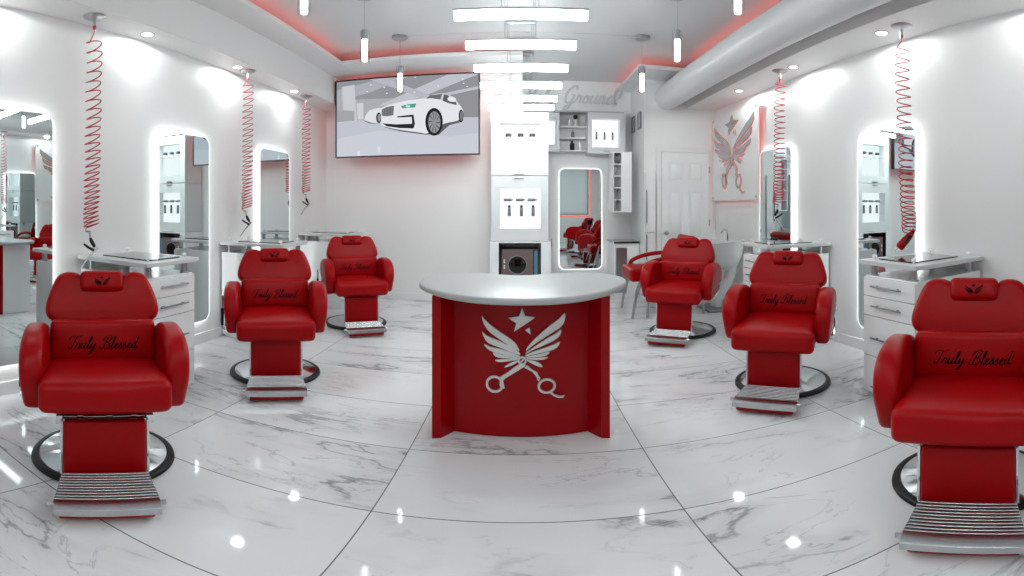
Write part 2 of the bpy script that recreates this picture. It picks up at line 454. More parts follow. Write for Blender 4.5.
# ------------------------------------------------------------------ setting
bm = NB(); box(bm, -XW - T, XW + T, YF - T, YA + T, -0.1, 0)
struct('floor', bm, M_FLOOR, 'polished white marble tile floor with grey veins and thin grout lines', 'floor', smooth=0)
bm = NB(); box(bm, -XW - T, XW + T, YF - T, YA + T, ZC, ZC + 0.1)
struct('ceiling', bm, M_CEIL, 'flat white ceiling above the hanging lamps', 'ceiling', smooth=0)
bm = NB(); box(bm, -XW - T, -XW, YF, YB + T, 0, ZC)
struct('wall_left', bm, M_WALL, 'white side wall beside the television', 'wall', smooth=0)
bm = NB(); box(bm, XW, XW + T, YF, YB + T, 0, ZC)
struct('wall_right', bm, M_WALL, 'white side wall carrying the winged scissors panel', 'wall', smooth=0)
bm = NB(); box(bm, -XW, XAL, YB, YB + T, 0, ZC)
struct('wall_back', bm, M_WALL, 'white end wall behind the television', 'wall', smooth=0)
bm = NB(); box(bm, XAR, XW, YB, YB + T, 0, ZC)
struct('wall_door', bm, M_WALL, 'white end wall holding the closed white door', 'wall', smooth=0)
bm = NB(); box(bm, XAL - T, XAL, YB + T, YA, 0, ZC)
struct('wall_alcove_left', bm, M_WALL, 'side wall of the alcove behind the display column', 'wall', smooth=0)
bm = NB(); box(bm, XAR, XAR + T, YB + T, YA, 0, ZC)
struct('wall_alcove_right', bm, M_WALL, 'white side wall of the alcove with small frames', 'wall', smooth=0)
bm = NB(); box(bm, XAL - T, XAR + T, YA, YA + T, 0, ZC)
struct('wall_alcove', bm, M_WALL, 'alcove end wall under the grey script lettering', 'wall', smooth=0)
# front wall, a wide frosted shop window outlined in red light
wx0, wx1, wz0, wz1 = -2.4, 2.4, 0.95, 2.6
bm = NB()
box(bm, -XW, XW, YF - T, YF, 0, wz0); box(bm, -XW, XW, YF - T, YF, wz1, ZC)
box(bm, -XW, wx0, YF - T, YF, wz0, wz1); box(bm, wx1, XW, YF - T, YF, wz0, wz1)
struct('wall_front', bm, M_WALL, 'street wall around the frosted shop window', 'wall', smooth=0)
bm = NB()
P1 = rrect(wx1 - wx0, wz1 - wz0, 0.005, 1); P2 = rrect(wx1 - wx0 - 0.08, wz1 - wz0 - 0.08, 0.005, 1)
fw = lambda u, v, w: (u + (wx0 + wx1) / 2, YF - T * .5 + w, v + (wz0 + wz1) / 2)
ringprism(bm, P1, P2, fw, -0.03, 0.03)
for x in (-0.8, 0.8): box(bm, x - .025, x + .025, YF - T * .5 - .03, YF - T * .5 + .03, wz0 + .04, wz1 - .04)
win = struct('window_1', bm, M_STEEL, 'wide frosted shop window outlined by a red light strip', 'window', smooth=0)
bm = NB(); box(bm, wx0 + .03, wx1 - .03, YF - T * .5 - .005, YF - T * .5 + .005, wz0 + .03, wz1 - .03)
struct('pane', bm, M_FROST, '', '', win, smooth=0)
bm = NB()
ringprism(bm, rrect(wx1 - wx0 + .12, wz1 - wz0 + .12, 0.01, 1), rrect(wx1 - wx0 + .06, wz1 - wz0 + .06, 0.01, 1), lambda u, v, w: (u, YF + .002 + w, v + (wz0 + wz1) / 2), 0, 0.012)
struct('light_strip', bm, M_REDSOFT, '', '', win, smooth=0)

# baseboards
def base(name, x0, x1, y0, y1, label):
    bm = NB(); box(bm, x0, x1, y0, y1, 0.0, 0.10)
    struct(name, bm, M_WHITE, label, 'baseboard', smooth=0, bevel=0.004)
base('baseboard_left', -XW, -XW + .018, YF, YB, 'white baseboard below the mirrors on the television side')
base('baseboard_right', XW - .018, XW, YF, YB, 'white baseboard below the mirrors on the winged panel side')
base('baseboard_back', -XW + .018, -0.36, YB - .018, YB, 'white baseboard of the end wall under the television')

# soffits over the stations, cove ledges with red light strips
def soffit(name, prof, y0, y1, label):
    bm = NB(); prism(bm, prof, lambda u, v, w: (u, w, v), y0, y1)
    return struct(name, bm, M_WALL, label, 'soffit', smooth=0, bevel=0.004)
def ledge_profile(side, xs, xl):
    w = XW * side
    return [(w, ZS), (xs, ZS), (xs, LEDZ), (xl, LEDZ), (xl, LEDZ + .05), (xl - .015 * (1 if xl > 0 else -1) * -1, LEDZ + .05), (xl + .015 * side, LEDZ + .02), (xs, LEDZ + .02), (xs, ZC), (w, ZC)]
XSL, XLL, XSR, XLR = -2.43, -2.12, 2.27, 2.10
sL = soffit('trim_1', ledge_profile(-1, XSL, XLL), YF, YB, 'dropped white soffit with downlights above the mirrors beside the television')
sR = soffit('trim_2', ledge_profile(1, XSR, XLR), YF, YB, 'dropped white soffit with downlights behind the round duct')
def strip(parent, x0, x1, y0, y1, z=LEDZ + .022):
    bm = NB(); box(bm, x0, x1, y0, y1, z, z + .012)
    o = finish('light_strip', bm, M_REDLED, parent, smooth=0)
    o['label'] = 'red cove light strip'
    return o
strip(sL, XLL - .11, XLL - .07, YF, YB - .9)
strip(sR, XLR + .05, XLR + .09, YF, YB - .55)
# ledges across the end walls
def ledge(name, x0, x1, y0, y1, lips, label):
    bm = NB(); box(bm, x0, x1, y0, y1, LEDZ, LEDZ + .02)
    for (a, b, c, d) in lips: box(bm, a, b, c, d, LEDZ + .02, LEDZ + .05)
    return struct(name, bm, M_WALL, label, 'ledge', smooth=0)
lB = ledge('trim_3', XLL, XAL, 5.30, YB, [(XLL, XAL, 5.30, 5.315)], 'white cove ledge above the television')
strip(lB, XLL - .1, XAL - .02, 5.46, 5.50)
lR = ledge('trim_4', 1.45, XLR, 5.65, YB, [(1.45, XLR, 5.65, 5.665), (1.45, 1.465, 5.665, YB)], 'white cove ledge above the closed white door')
strip(lR, 1.55, XLR, 5.80, 5.84)
lA = ledge('trim_5', 1.45, XAR, YB, YA, [(1.45, 1.465, YB, YA)], 'white cove ledge along the alcove side wall')
strip(lA, 1.54, 1.57, 5.78, YA - .02)

# white panelled door
def make_door():
    bm = NB(); x0, x1, y = 1.90, 2.60, YB
    box(bm, x0, x1, y - .035, y - .001, 0.01, 2.03)
    d = struct('door_1', bm, M_WHITE, 'closed white six panel door with a round steel knob', 'door', smooth=0, bevel=.003)
    for (a, b, c, e) in ((.09, .31, 1.62, 1.90), (.39, .61, 1.62, 1.90), (.09, .31, .82, 1.50), (.39, .61, .82, 1.50), (.09, .31, .2, .70), (.39, .61, .2, .70)):
        bm = NB()
        cx, cz = x0 + (a + b) / 2, (c + e) / 2
        ff = lambda u, v, w: (cx + u, y - .035 + w, cz + v)
        ringprism(bm, rrect(b - a, e - c, .004, 1), rrect(b - a - .03, e - c - .03, .004, 1), ff, -.008, 0)
        pad(bm, rrect(b - a - .06, e - c - .06, .004, 1), .012, .005, lambda u, v, w: (cx + u, y - .036 + w, cz + v), K=2)
        struct('panel', bm, M_WHITE, '', '', d, smooth=30)
    bm = NB()
    Mr = Matrix.Rotation(PI / 2, 4, 'X')
    lathe(bm, [(0, 0), (.03, 0), (.03, .006), (.012, .012), (.012, .035), (.026, .045), (.03, .06), (.022, .072), (0, .075)], (x0 + .055, y - .036, 0.92), 20, Mr)
    struct('knob', bm, M_STEEL, '', '', d)
    bm = NB()
    for z in (.25, 1.05, 1.80): boxc(bm, (x1 + .004, y - .034, z), (.02, .012, .09))
    struct('hinge', bm, M_STEEL, '', '', d, smooth=0)
    bm = NB()
    box(bm, x0 - .07, x0 - .004, y - .02, y - .001, 0, 2.10); box(bm, x1 + .004, x1 + .07, y - .02, y - .001, 0, 2.10)
    box(bm, x0 - .004, x1 + .004, y - .02, y - .001, 2.035, 2.10)
    struct('door_frame', bm, M_WALL, '', '', d, smooth=0, bevel=.003)
make_door()

# round duct along the soffit
bm = NB()
Mx = Matrix.Rotation(-PI / 2, 4, 'X')
DX, DZ, DR = 1.985, 2.81, 0.178
lathe(bm, [(DR * .9, YF + .01), (DR, YF + .01)] + [(DR + (0.004 if j % 2 else 0), -2.4 + j * 0.01 + (j // 2) * 1.2) for j in range(14)] + [(DR, YB - .002), (0, YB - .002)], (DX, 0, DZ), 40, Mx)
duct = finish('ceiling_duct', bm, mat('duct_paint', rgb(214, 215, 217), 0.3, var=0.04, vscale=5))
tag(duct, 'big round white painted duct running along the ceiling', 'duct')

# ------------------------------------------------------------------ LED mirrors
def make_mirror(name, w, h, side, edge=0.012, halo=M_LED):
    """local: glass faces +X, centre at origin, wall plane at x = -0.055"""
    root = thing(name, '', 'mirror')
    f = lambda u, v, x: (x, u, v)
    bm = NB(); prism(bm, rrect(w - 2 * edge, h - 2 * edge, .075, 8), f, -.01, 0.0)
    finish('mirror_glass', bm, M_MIRROR, root, smooth=30)
    bm = NB(); ringprism(bm, rrect(w, h, .085, 8), rrect(w - 2 * edge, h - 2 * edge, .075, 8), f, -.012, 0.0005)
    finish('lit_edge', bm, M_LEDEDGE, root, smooth=30)
    bm = NB(); prism(bm, rrect(w - .14, h - .14, .05, 6), f, -.0445, -.012)
    finish('backing', bm, M_WHITE, root, smooth=30)
    bm = NB(); ringprism(bm, rrect(w - .024, h - .024, .08, 8), rrect(w - .05, h - .05, .07, 8), f, -.030, -.012)
    finish('light_strip', bm, halo, root, smooth=30)
    return root
GM = 'tall backlit mirrors at the barber stations'
mz = (0.22 + 1.93) / 2; mh = 1.71
m0 = make_mirror('wall_mirror', 0.68, mh, 1)
m0.location = (-XW + .045, 1.41, mz); m0['label'] = 'tall backlit mirror closest to the camera, on the television side'; m0['group'] = GM
dup(m0, 'tall backlit mirror behind the middle chair on the television side', (-XW + .045, 3.10, mz), 0, GM)
dup(m0, 'tall backlit mirror next to the television corner, reflecting a coiled red hose', (-XW + .045, 4.66, mz), 0, GM)
dup(m0, 'tall backlit mirror behind the nearest chair on the duct side', (XW - .045, 2.745, mz), PI, GM)
dup(m0, 'tall backlit mirror beside the winged scissors panel', (XW - .045, 4.48, mz), PI, GM)
ma = make_mirror('wall_mirror', 0.66, 1.52, 1, edge=.018, halo=M_LEDEDGE)
ma.location = (0.885, YA - .045, 1.09); ma.rotation_euler = (0, 0, -PI / 2)
ma['label'] = 'lit mirror on the alcove wall behind the reception desk'

# ------------------------------------------------------------------ reception desk
def make_desk():
    d = thing('reception_desk', 'glossy red reception desk with a white kidney shaped top', 'desk', (0, 0, 0))
    pts = [(0.0, 2.13), (.22, 2.165), (.42, 2.30), (.565, 2.50), (.612, 2.66), (.585, 2.82), (.48, 2.94), (.34, 2.985), (.2, 2.95), (.08, 2.895), (0, 2.88),
           (-.1, 2.895), (-.22, 2.945), (-.35, 2.97), (-.48, 2.915), (-.565, 2.79), (-.59, 2.63), (-.545, 2.47), (-.41, 2.29), (-.22, 2.165)]
    P = [(x * .975 + .004, 2.56 + (y - 2.56) * .985) for x, y in smooth_poly(pts, 5)]
    bm = NB(); pad(bm, P, .036, .012, lambda u, v, w: (u, v, .852 + w), K=3)
    finish('countertop', bm, M_DESKTOP, d)
    # bowed front panel between the fins
    N = 24; fr = []; bk = []
    for i in range(N + 1):
        x = -.352 + .704 * i / N
        y = 2.415 + .05 * (x / .352) ** 2
        fr.append((x, y)); bk.append((x, y + .03))
    bm = NB(); prism(bm, fr + bk[::-1], lambda u, v, w: (u, v, w), 0.005, .833)
    fp = finish('front_panel', bm, M_DESK, d, smooth=20)
    k = .000985
    def f(u, v, w):
        x = .008 + u * k; y = 2.415 + .05 * (x / .352) ** 2
        return (x, y - w, .485 + v * .00108)
    bm = NB(); logo(bm, f, .003, .014)
    lg = finish('winged_scissors_logo', bm, M_SILVER, fp, smooth=30)
    lg['label'] = 'raised silver winged scissors logo with a star'
    for s in (-1, 1):
        Q = [(s * .452, 2.36), (s * .408, 2.372), (s * .353, 2.463), (s * .353, 2.495), (s * .452, 2.495)]
        bm = NB(); prism(bm, Q, lambda u, v, w: (u, v, w), 0, .833)
        finish('side_fin', bm, M_DESK, d, smooth=20, bevel=.003)
        bm = NB(); box(bm, min(s * .40, s * .448), max(s * .40, s * .448), 2.497, 2.86, 0, .833)
        finish('side_panel', bm, M_WHITE, d, smooth=0, bevel=.003)
    bm = NB(); box(bm, -.398, .398, 2.50, 2.84, .40, .42)
    finish('shelf', bm, M_WHITE, d, smooth=0)
make_desk()

# ------------------------------------------------------------------ barber chairs
def pillow_surface(bm):
    return BVHTree.FromBMesh(bm)
def make_chair():
    r = thing('barber_chair', '', 'chair')
    A = lambda n, b, m, p=None, **k: finish(n, b, m, p or r, **k)
    # base
    bm = NB(); lathe(bm, [(0, .034), (.03, .075), (.09, .068), (.16, .054), (.23, .042), (.299, .029), (.299, .006), (0, .006)], n=56)
    bp = A('base_disc', bm, M_CHROME)
    bm = NB(); lathe(bm, [(.300, 0), (.328, 0), (.337, .008), (.334, .020), (.322, .029), (.306, .031), (.300, .026), (.300, 0)], n=56)
    rb = A('rubber_ring', bm, M_BLACK, bp); rb['label'] = 'black rubber ring around the chrome base'
    bm = NB(); lathe(bm, [(.085, .05), (.085, .075), (.06, .085), (.055, .20), (.052, .20), (.045, .21), (.045, .345), (0, .345)], n=28)
    A('column', bm, M_CHROME)
    bm = NB(); box(bm, -.17, .17, -.26, .16, .340, .358); box(bm, -.20, -.17, -.30, .14, .335, .378); box(bm, .17, .20, -.30, .14, .335, .378)
    for x in (-.1, 0.02, .12): boxc(bm, (x, -.255, .366), (.025, .06, .016))
    A('seat_frame', bm, M_CHROME, smooth=0, bevel=.003)
    # seat
    bm = NB(); rbox(bm, (0, -.135, .455), (.515, .54, .145), .035, crown=(0.004, .012, .014), m=8)
    for v in bm.verts:
        if v.co.y < -.2: v.co.z += -.012 * ((-.2 - v.co.y) / .2) ** 2
        v.co.x *= 1.0 + .03 * max(0, (-v.co.y - .2)) / .2
    st = A('seat', bm, M_RED, smooth=60)
    # backrest, reclined about its foot
    half = [(.0, .0), (.20, .0), (.232, .03), (.240, .16), (.252, .200), (.278, .222), (.290, .258), (.284, .31), (.262, .378), (.236, .434), (.212, .456), (.18, .466), (.140, .464), (.112, .450), (.100, .42), (.096, .38), (.088, .342), (0, .337)]
    P = [(x, z) for x, z in half[1:-1]]
    P = [(-x, z) for x, z in reversed(half[1:-1])][::-1][::-1] + []
    ring = [(x, z) for x, z in half[1:]] + [(-x, z) for x, z in reversed(half[1:-1])]
    ring = smooth_poly(ring, 3)
    RC = math.radians(13)
    BZ, BY = .50, .12
    def fb(u, v, w):
        bow = 0.16 * u * u
        y, z = w - bow, v
        return (u, BY + y * math.cos(RC) + z * math.sin(RC), BZ + z * math.cos(RC) - y * math.sin(RC))
    bm = NB(); pad(bm, ring, .095, .036, fb, K=5)
    bk = A('backrest', bm, M_RED, smooth=60)
    bm = NB(); sm = [(-.2, .30), (-.12, .262), (0, .248), (.12, .262), (.2, .30)]
    tube(bm, [fb(u, v, -.0485) for u, v in smooth_poly(sm, 5, closed=False)], .0016, 5)
    A('seam', bm, M_RED, bk)
    # steel uprights behind the back
    bm = NB()
    for x in (-.12, .12): tube(bm, [(x, .10, .36), (x, .20, .40), fb(x, .05, .058), fb(x, .30, .058)], .014, 8)
    A('back_bracket', bm, M_CHROME)
    # headrest
    RM = Matrix.Translation(Vector(fb(0, .411, -.030))) @ Matrix.Rotation(-RC, 4, 'X')
    bm = NB(); rbox(bm, (0, 0, 0), (.226, .10, .108), .028, crown=(0, .008, .003), m=5, M=RM)
    bv = BVHTree.FromBMesh(bm)
    hr = A('headrest', bm, M_RED, smooth=60)
    bm = NB(); inv = RM.inverted()
    def fe(u, v, w):
        q = RM @ Vector((u * .00019, -.2, -.022 + v * .00017)); dd = (RM.to_3x3() @ Vector((0, 1, 0))).normalized()
        h = bv.ray_cast(q, dd)
        return (h[0] if h[0] is not None else q) - dd * (.0006 + w)
    logo(bm, fe, 0, .0008, parts=('star', 'wings'))
    e = A('logo', bm, M_INK, hr, smooth=0); e['label'] = 'small black winged logo'
    bm = NB()
    tube(bm, [fb(0, .30, 0), fb(0, .40, -.02)], .012, 8)
    A('headrest_post', bm, M_CHROME, hr)
    # lumbar pillow
    RP = Matrix.Translation(Vector(fb(0, .108, -.078))) @ Matrix.Rotation(-RC + .10, 4, 'X')
    bm = NB(); rbox(bm, (0, 0, 0), (.505, .085, .215), .026, crown=(0.002, .014, .004), m=8, M=RP)
    bv2 = BVHTree.FromBMesh(bm)
    lp = A('lumbar_pillow', bm, M_RED, smooth=60)
    dd2 = (RP.to_3x3() @ Vector((0, 1, 0))).normalized()
    def place(u, v):
        q = RP @ Vector((u, -.3, v)); h = bv2.ray_cast(q, dd2)
        return (h[0] if h[0] is not None else q) - dd2 * .0012, -dd2
    bm = NB(); ribbon(bm, 'Truly Blessed', .335, .005, -.006, place, wmin=.09, wmax=.22)
    t = A('lettering', bm, M_INK, lp, smooth=0); t['label'] = 'black script lettering reading Truly Blessed'
    # armrests
    prof = [(-.27, .50), (-.275, .59), (-.22, .665), (-.12, .712), (.0, .728), (.13, .708), (.215, .650), (.25, .57), (.245, .49), (.215, .40), (.17, .382), (.02, .385), (-.12, .42), (-.22, .45)]
    prof = smooth_poly(prof, 3)
    for s in (-1, 1):
        def fa(u, v, w):
            tap = max(0.0, min(1.0, (.56 - v) / .17)); tap = tap * tap * (3 - 2 * tap)
            xx = w * (1 - .14 * tap)
            flare = .012 * max(0, min(1, (v - .45) / .2))
            return (s * (.300 + flare + xx), -u - .04, v)
        bm = NB(); pad(bm, prof, .106, .033, fa, K=5, crown=.006)
        ar = A('armrest', bm, M_RED, smooth=70)
        bm = NB()
        tube(bm, [(s * .352, .20, .52), (s * .362, .02, .44), (s * .360, -.16, .41)], .010, 6)
        boxc(bm, (s * .30, -.02, .385), (.10, .06, .012))
        A('arm_bracket', bm, M_CHROME, ar)
    # calf panel and footrest
    bm = NB(); RMc = Matrix.Translation((0, -.312, .226)) @ Matrix.Rotation(math.radians(-3), 4, 'X')
    rbox(bm, (0, 0, 0), (.335, .05, .272), .014, crown=(0, .004, 0), m=5, M=RMc)
    cp = A('calf_panel', bm, M_RED, smooth=60)
    for s in (-1, 1):
        bm = NB(); tube(bm, [RMc @ Vector((s * .174, -.005, .13)), RMc @ Vector((s * .174, -.005, -.14))], .007, 6)
        A('side_rail', bm, M_CHROME, cp)
    bm = NB()
    Z = .090
    def wd(y): return .172 + (.190 - .172) * (-.34 - y) / .2
    prof2 = []
    ny = 10; y0, y1 = -.338, -.545
    top = []
    for i in range(ny):
        st_ = (y1 - y0) / ny; ya = y0 + st_ * i
        q = .012 * (ny - i) / ny
        top.append((ya, Z - .0045 + q))
        for a_ in range(7):
            t_ = PI * a_ / 6
            top.append((ya + st_ * (.40 - .32 * math.cos(t_)), Z - .0045 + q + .0045 * math.sin(t_) ** .8))
    outl = top + [(y1, Z - .006), (y1, Z - .02), (y0, Z - .02)]
    a = [bm.verts.new((-wd(y), y, z)) for y, z in outl]; b = [bm.verts.new((wd(y), y, z)) for y, z in outl]
    n = len(outl)
    for i in range(n): bm.faces.new((a[i], a[(i + 1) % n], b[(i + 1) % n], b[i])).material_index = 1 if (i < 8 * ny and i % 8 in (0, 7)) else 0
    bm.faces.new(a); bm.faces.new(b[::-1])
    fr = A('footrest', bm, [M_ALU, M_GROOVE], smooth=50)
    bm = NB()
    # flip-over front bar and end knobs
    prism(bm, [(-.543, .092), (-.596, .086), (-.608, .078), (-.611, .048), (-.598, .044), (-.543, .06)], lambda u, v, w: (w, u, v), -.188, .188)
    for s in (-1, 1): tube(bm, [(s * .188, -.56, .076), (s * .21, -.56, .076)], .012, 10)
    A('foot_bar', bm, M_ALU, fr, smooth=30)
    bm = NB()
    prism(bm, [(-.36, .066), (-.542, .066), (-.552, .056), (-.595, .043), (-.602, .036), (-.585, .014), (-.54, .008), (-.40, .045)], lambda u, v, w: (w, u, v), -.168, .168)
    A('footrest_underside', bm, M_RED, fr, smooth=30, bevel=.006)
    for s in (-1, 1):
        bm = NB(); tube(bm, [(s * .12, -.20, .345), (s * .13, -.285, .16), (s * .13, -.345, .075)], .011, 8)
        A('footrest_arm', bm, M_CHROME)
    # pump lever
    bm = NB(); tube(bm, [(-.19, .03, .345), (-.30, .06, .325), (-.37, .08, .315), (-.40, .08, .34), (-.40, .08, .60)], .008, 8)
    lv = A('lever', bm, M_CHROME)
    bm = NB(); tube(bm, [(-.40, .08, .36), (-.40, .08, .50)], .011, 8)
    A('lever_grip', bm, M_BLACK, lv)
    return r
chair = make_chair()
GC = 'red barber chairs facing the reception desk'
TILT = [6.5, -1.0, 0.5, 3.5, -2.5, -1.0]
CH = [(-1.72, 1.40, 52.3, 'red barber chair closest to the camera on the television side'),
      (-1.75, 3.04, 31.0, 'middle red barber chair of the row on the television side'),
      (-1.75, 4.77, 31.0, 'red barber chair farthest back, below the television'),
      (1.62, 1.14, -57.5, 'red barber chair closest to the camera on the duct side, cut by the frame'),
      (1.74, 2.80, -42.5, 'middle red barber chair of the row on the duct side'),
      (1.60, 4.47, -35.0, 'red barber chair farthest back, in front of the white door')]
for i, (x, y, a, lb) in enumerate(CH):
    c = chair if i == 0 else copy_tree(chair)
    c.location = (x, y, 0); c.rotation_euler = (0, 0, math.radians(a)); c['label'] = lb; c['group'] = GC
    st = [o for o in c.children if o.name.split('.')[0] == 'seat'][0]
    pv = Vector((0, .12, .47)); Rt = Matrix.Rotation(-math.radians(TILT[i]), 3, 'X')
    if i == 0:
        pb = Vector((0, .12, .50)); Rb = Matrix.Rotation(-math.radians(7), 3, 'X')
        for q in c.children:
            if q.name.split('.')[0] in ('backrest', 'headrest', 'back_bracket'):
                q.rotation_euler = (-math.radians(7), 0, 0); q.location = pb - Rb @ pb
    st.rotation_euler = (-math.radians(TILT[i]), 0, 0); st.location = pv - Rt @ pv

# ------------------------------------------------------------------ drawer stations
def make_station():
    """local: back against wall at x = 0, front faces +X, width along Y"""
    r = thing('drawer_cabinet', '', 'cabinet')
    W, D, H = .45, .672, .845
    bm = NB(); box(bm, 0, D - .02, -W / 2, W / 2, 0.03, H)
    box(bm, .03, D - .05, -W / 2 + .02, W / 2 - .02, 0.0, .03)
    finish('body', bm, M_WHITE, r, smooth=0, bevel=.003)
    zs = [(.715, .835, .785), (.585, .71, .655), (.31, .58, .44), (.045, .305, .10)]
    for (z0, z1, zh) in zs:
        bm = NB(); box(bm, D - .019, D, -W / 2 + .003, W / 2 - .003, z0, z1)
        dr = finish('drawer', bm, M_WHITE, r, smooth=0, bevel=.002)
        bm = NB(); tube(bm, [(D + .026, -.13, zh), (D + .026, .13, zh)], .006, 8)
        for y in (-.09, .09): tube(bm, [(D - .002, y, zh), (D + .026, y, zh)], .005, 6)
        finish('handle', bm, M_HANDLE, dr)
    bm = NB(); prism(bm, rrect(D + .03, W + .06, .02, 4), lambda u, v, w: (u + D / 2 + .005, v, w), .918, .946)
    ct = finish('worktop', bm, M_COUNTER, r, smooth=30, bevel=.003)
    for (x, y) in ((.06, -.17), (.06, .17), (D - .05, -.17), (D - .05, .17)):
        bm = NB(); lathe(bm, [(0, H), (.03, H), (.03, H + .006), (.022, H + .008), (.022, .912), (.027, .914), (.027, .918)], (x, y, 0), 20)
        so = finish('standoff', bm, M_STEEL, r)
        bm = NB(); lathe(bm, [(.008, .946), (.008, .957), (.016, .960), (.018, .970), (.012, .978), (0, .980)], (x, y, 0), 16)
        finish('cap', bm, M_WHITE, so)
    return r
sta = make_station()
GS = 'white drawer stations under the floating worktops'
ST = [(-XW + .02, 2.22, 0, 'white drawer station behind the closest chair on the television side'),
      (-XW + .02, 3.885, 0, 'white drawer station behind the middle chair on the television side'),
      (-XW + .02, 5.555, 0, 'white drawer station in the corner by the television'),
      (XW - .02, 2.055, PI, 'white drawer station behind the closest chair on the duct side, all four handles showing'),
      (XW - .02, 3.75, PI, 'white drawer station behind the middle chair on the duct side')]
for i, (x, y, a, lb) in enumerate(ST):
    c = sta if i == 0 else copy_tree(sta)
    c.location = (x, y, 0); c.rotation_euler = (0, 0, a); c['label'] = lb; c['group'] = GS
GMt = 'dark glass mats on the worktops'
def make_mat():
    bm = NB(); prism(bm, rrect(.46, .30, .012, 3), lambda u, v, w: (u, v, w), 0, .008)
    return finish('glass_mat', bm, M_GLASSMAT, smooth=30)
gm = make_mat()
MT = [(-2.32, 2.22, 'dark glass mat on the worktop behind the closest chair, television side'),
      (-2.335, 3.885, 'dark glass mat on the worktop behind the middle chair, television side'),
      (-2.335, 5.555, 'dark glass mat on the worktop in the television corner'),
      (2.32, 2.055, 'dark glass mat on the worktop under the red air gun'),
      (2.335, 3.75, 'dark glass mat on the worktop below the winged panel mirror')]
for i, (x, y, lb) in enumerate(MT):
    c = gm if i == 0 else gm.copy()
    if i: COL.objects.link(c)
    c.location = (x, y, .9465); tag(c, lb, 'mat', GMt)

# ------------------------------------------------------------------ coiled air hoses
def make_hose(loc, ztop, zbot, turns, label, style, lean=(0, 0), rad=.052):
    X, Y = loc
    r = thing('hanging_air_hose', label, 'air hose', (X, Y, ZS), 0, 'coiled red air hoses hanging from the soffits')
    bm = NB(); lathe(bm, [(0, -.03), (.03, -.028), (.068, -.014), (.08, -.004), (.08, -.0005), (0, -.0005)], n=28)
    finish('canopy', bm, M_STEEL, r)
    bm = NB(); tube(bm, [(0, 0, -.028), (0, 0, -.075)], .009, 10); tube(bm, [(0, 0, -.075), (0, 0, -.10)], .012, 10, mi=1)
    finish('fitting', bm, [M_STEEL, M_HOSE], r)
    zt, zb = ztop - ZS, zbot - ZS
    pts = [(0, 0, -.10), (-.004, 0, -.13), (-.02, 0, zt + .03)]
    n = turns * 14
    for i in range(n + 1):
        t = i / n
        ph = 2 * PI * turns * t + PI
        q = 1 - (1 - t) ** 1.35 if False else (t * 1.55 - .55 * t * t)
        rr = rad * (1 + .08 * math.sin(i * .37))
        pts.append((lean[0] * t + rr * math.cos(ph), lean[1] * t + rr * math.sin(ph), zt + (zb - zt) * q + .018 * math.sin(ph + .6)))
    gx, gy, gz = lean[0] - .005, lean[1], zb - .075
    if style == 'rest': gx, gy, gz = lean[0], lean[1], 1.085 - ZS
    pts += [(gx - .01, gy - .03, zb - .03), (gx, gy, gz + .045)]
    bm = NB(); tube(bm, pts, .0046, 6)
    finish('coil', bm, M_HOSE, r)
    # blow gun: local x runs along the wall as seen from the room
    ang = math.atan2(-X * .0 + X, Y) if False else math.atan2(-X, Y)
    Mg = Matrix.Translation((gx, gy, gz)) @ Matrix.Rotation(ang, 4, 'Z')
    if style == 'b': Mg = Mg @ Matrix.Diagonal((-1, 1, 1, 1))
    if style == 'rest': Mg = Mg @ Matrix.Rotation(math.radians(58), 4, 'Y') @ Matrix.Diagonal((1, 1, 1, 1))
    T_ = lambda *p: Mg @ Vector(p)
    if style == 'rest':
        bm = NB(); tube(bm, [T_(-.01, 0, .03), T_(0, 0, .0), T_(.012, 0, -.045), T_(.03, 0, -.10), T_(.034, 0, -.115)], [.014, .024, .030, .032, .024], 12)
        gun = finish('blow_gun', bm, M_RED, r)
        bm = NB(); tube(bm, [T_(-.022, 0, .05), T_(-.008, 0, .02)], [.012, .016], 10); tube(bm, [T_(.0, -.022, .0), T_(.03, -.034, -.06)], .010, 8)
        finish('trigger', bm, M_BLACK, gun)
        bm = NB(); tube(bm, [T_(.034, 0, -.115), T_(.04, .0, -.15)], .009, 8)
        finish('nozzle', bm, M_CHROME, gun)
    else:
        bm = NB(); tube(bm, [T_(-.004, 0, .045), T_(.0, 0, .0)], .008, 8)
        gun = finish('blow_gun', bm, M_STEEL, r)
        bm = NB(); tube(bm, [T_(0, 0, .0), T_(.010, 0, -.025), T_(.030, 0, -.060)], [.010, .014, .012], 10)
        finish('grip', bm, M_BLACK, gun)
        bm = NB(); tube(bm, [T_(-.045, -.01, -.040), T_(-.015, -.01, -.062), T_(.024, -.004, -.085)], [.007, .009, .010], 8)
        finish('trigger', bm, M_BLACK, gun)
        bm = NB(); tube(bm, [T_(.042, 0, -.062), T_(.030, 0, -.082), T_(-.01, 0, -.130), T_(-.062, 0, -.205)], [.013, .010, .006, .005], 8)
        finish('nozzle', bm, M_CHROME, gun)
    return r
make_hose((-2.55, 2.0), 2.49, 1.15, 26, 'coiled red air hose closest to the camera, television side', 'a', (.01, -.04))
make_hose((-2.56, 3.91), 2.53, 1.27, 27, 'coiled red air hose above the middle station on the television side', 'a', (0, -.02))
make_hose((-2.56, 5.22), 2.52, 1.46, 24, 'coiled red air hose closest to the television', 'a')
make_hose((2.48, 2.37), 2.49, 1.12, 27, 'coiled red air hose whose red gun rests over the nearest worktop', 'rest', (-.04, -.12))
make_hose((2.44, 3.98), 2.53, 1.33, 27, 'coiled red air hose in front of the mirror by the winged panel', 'b', (-.02, 0))

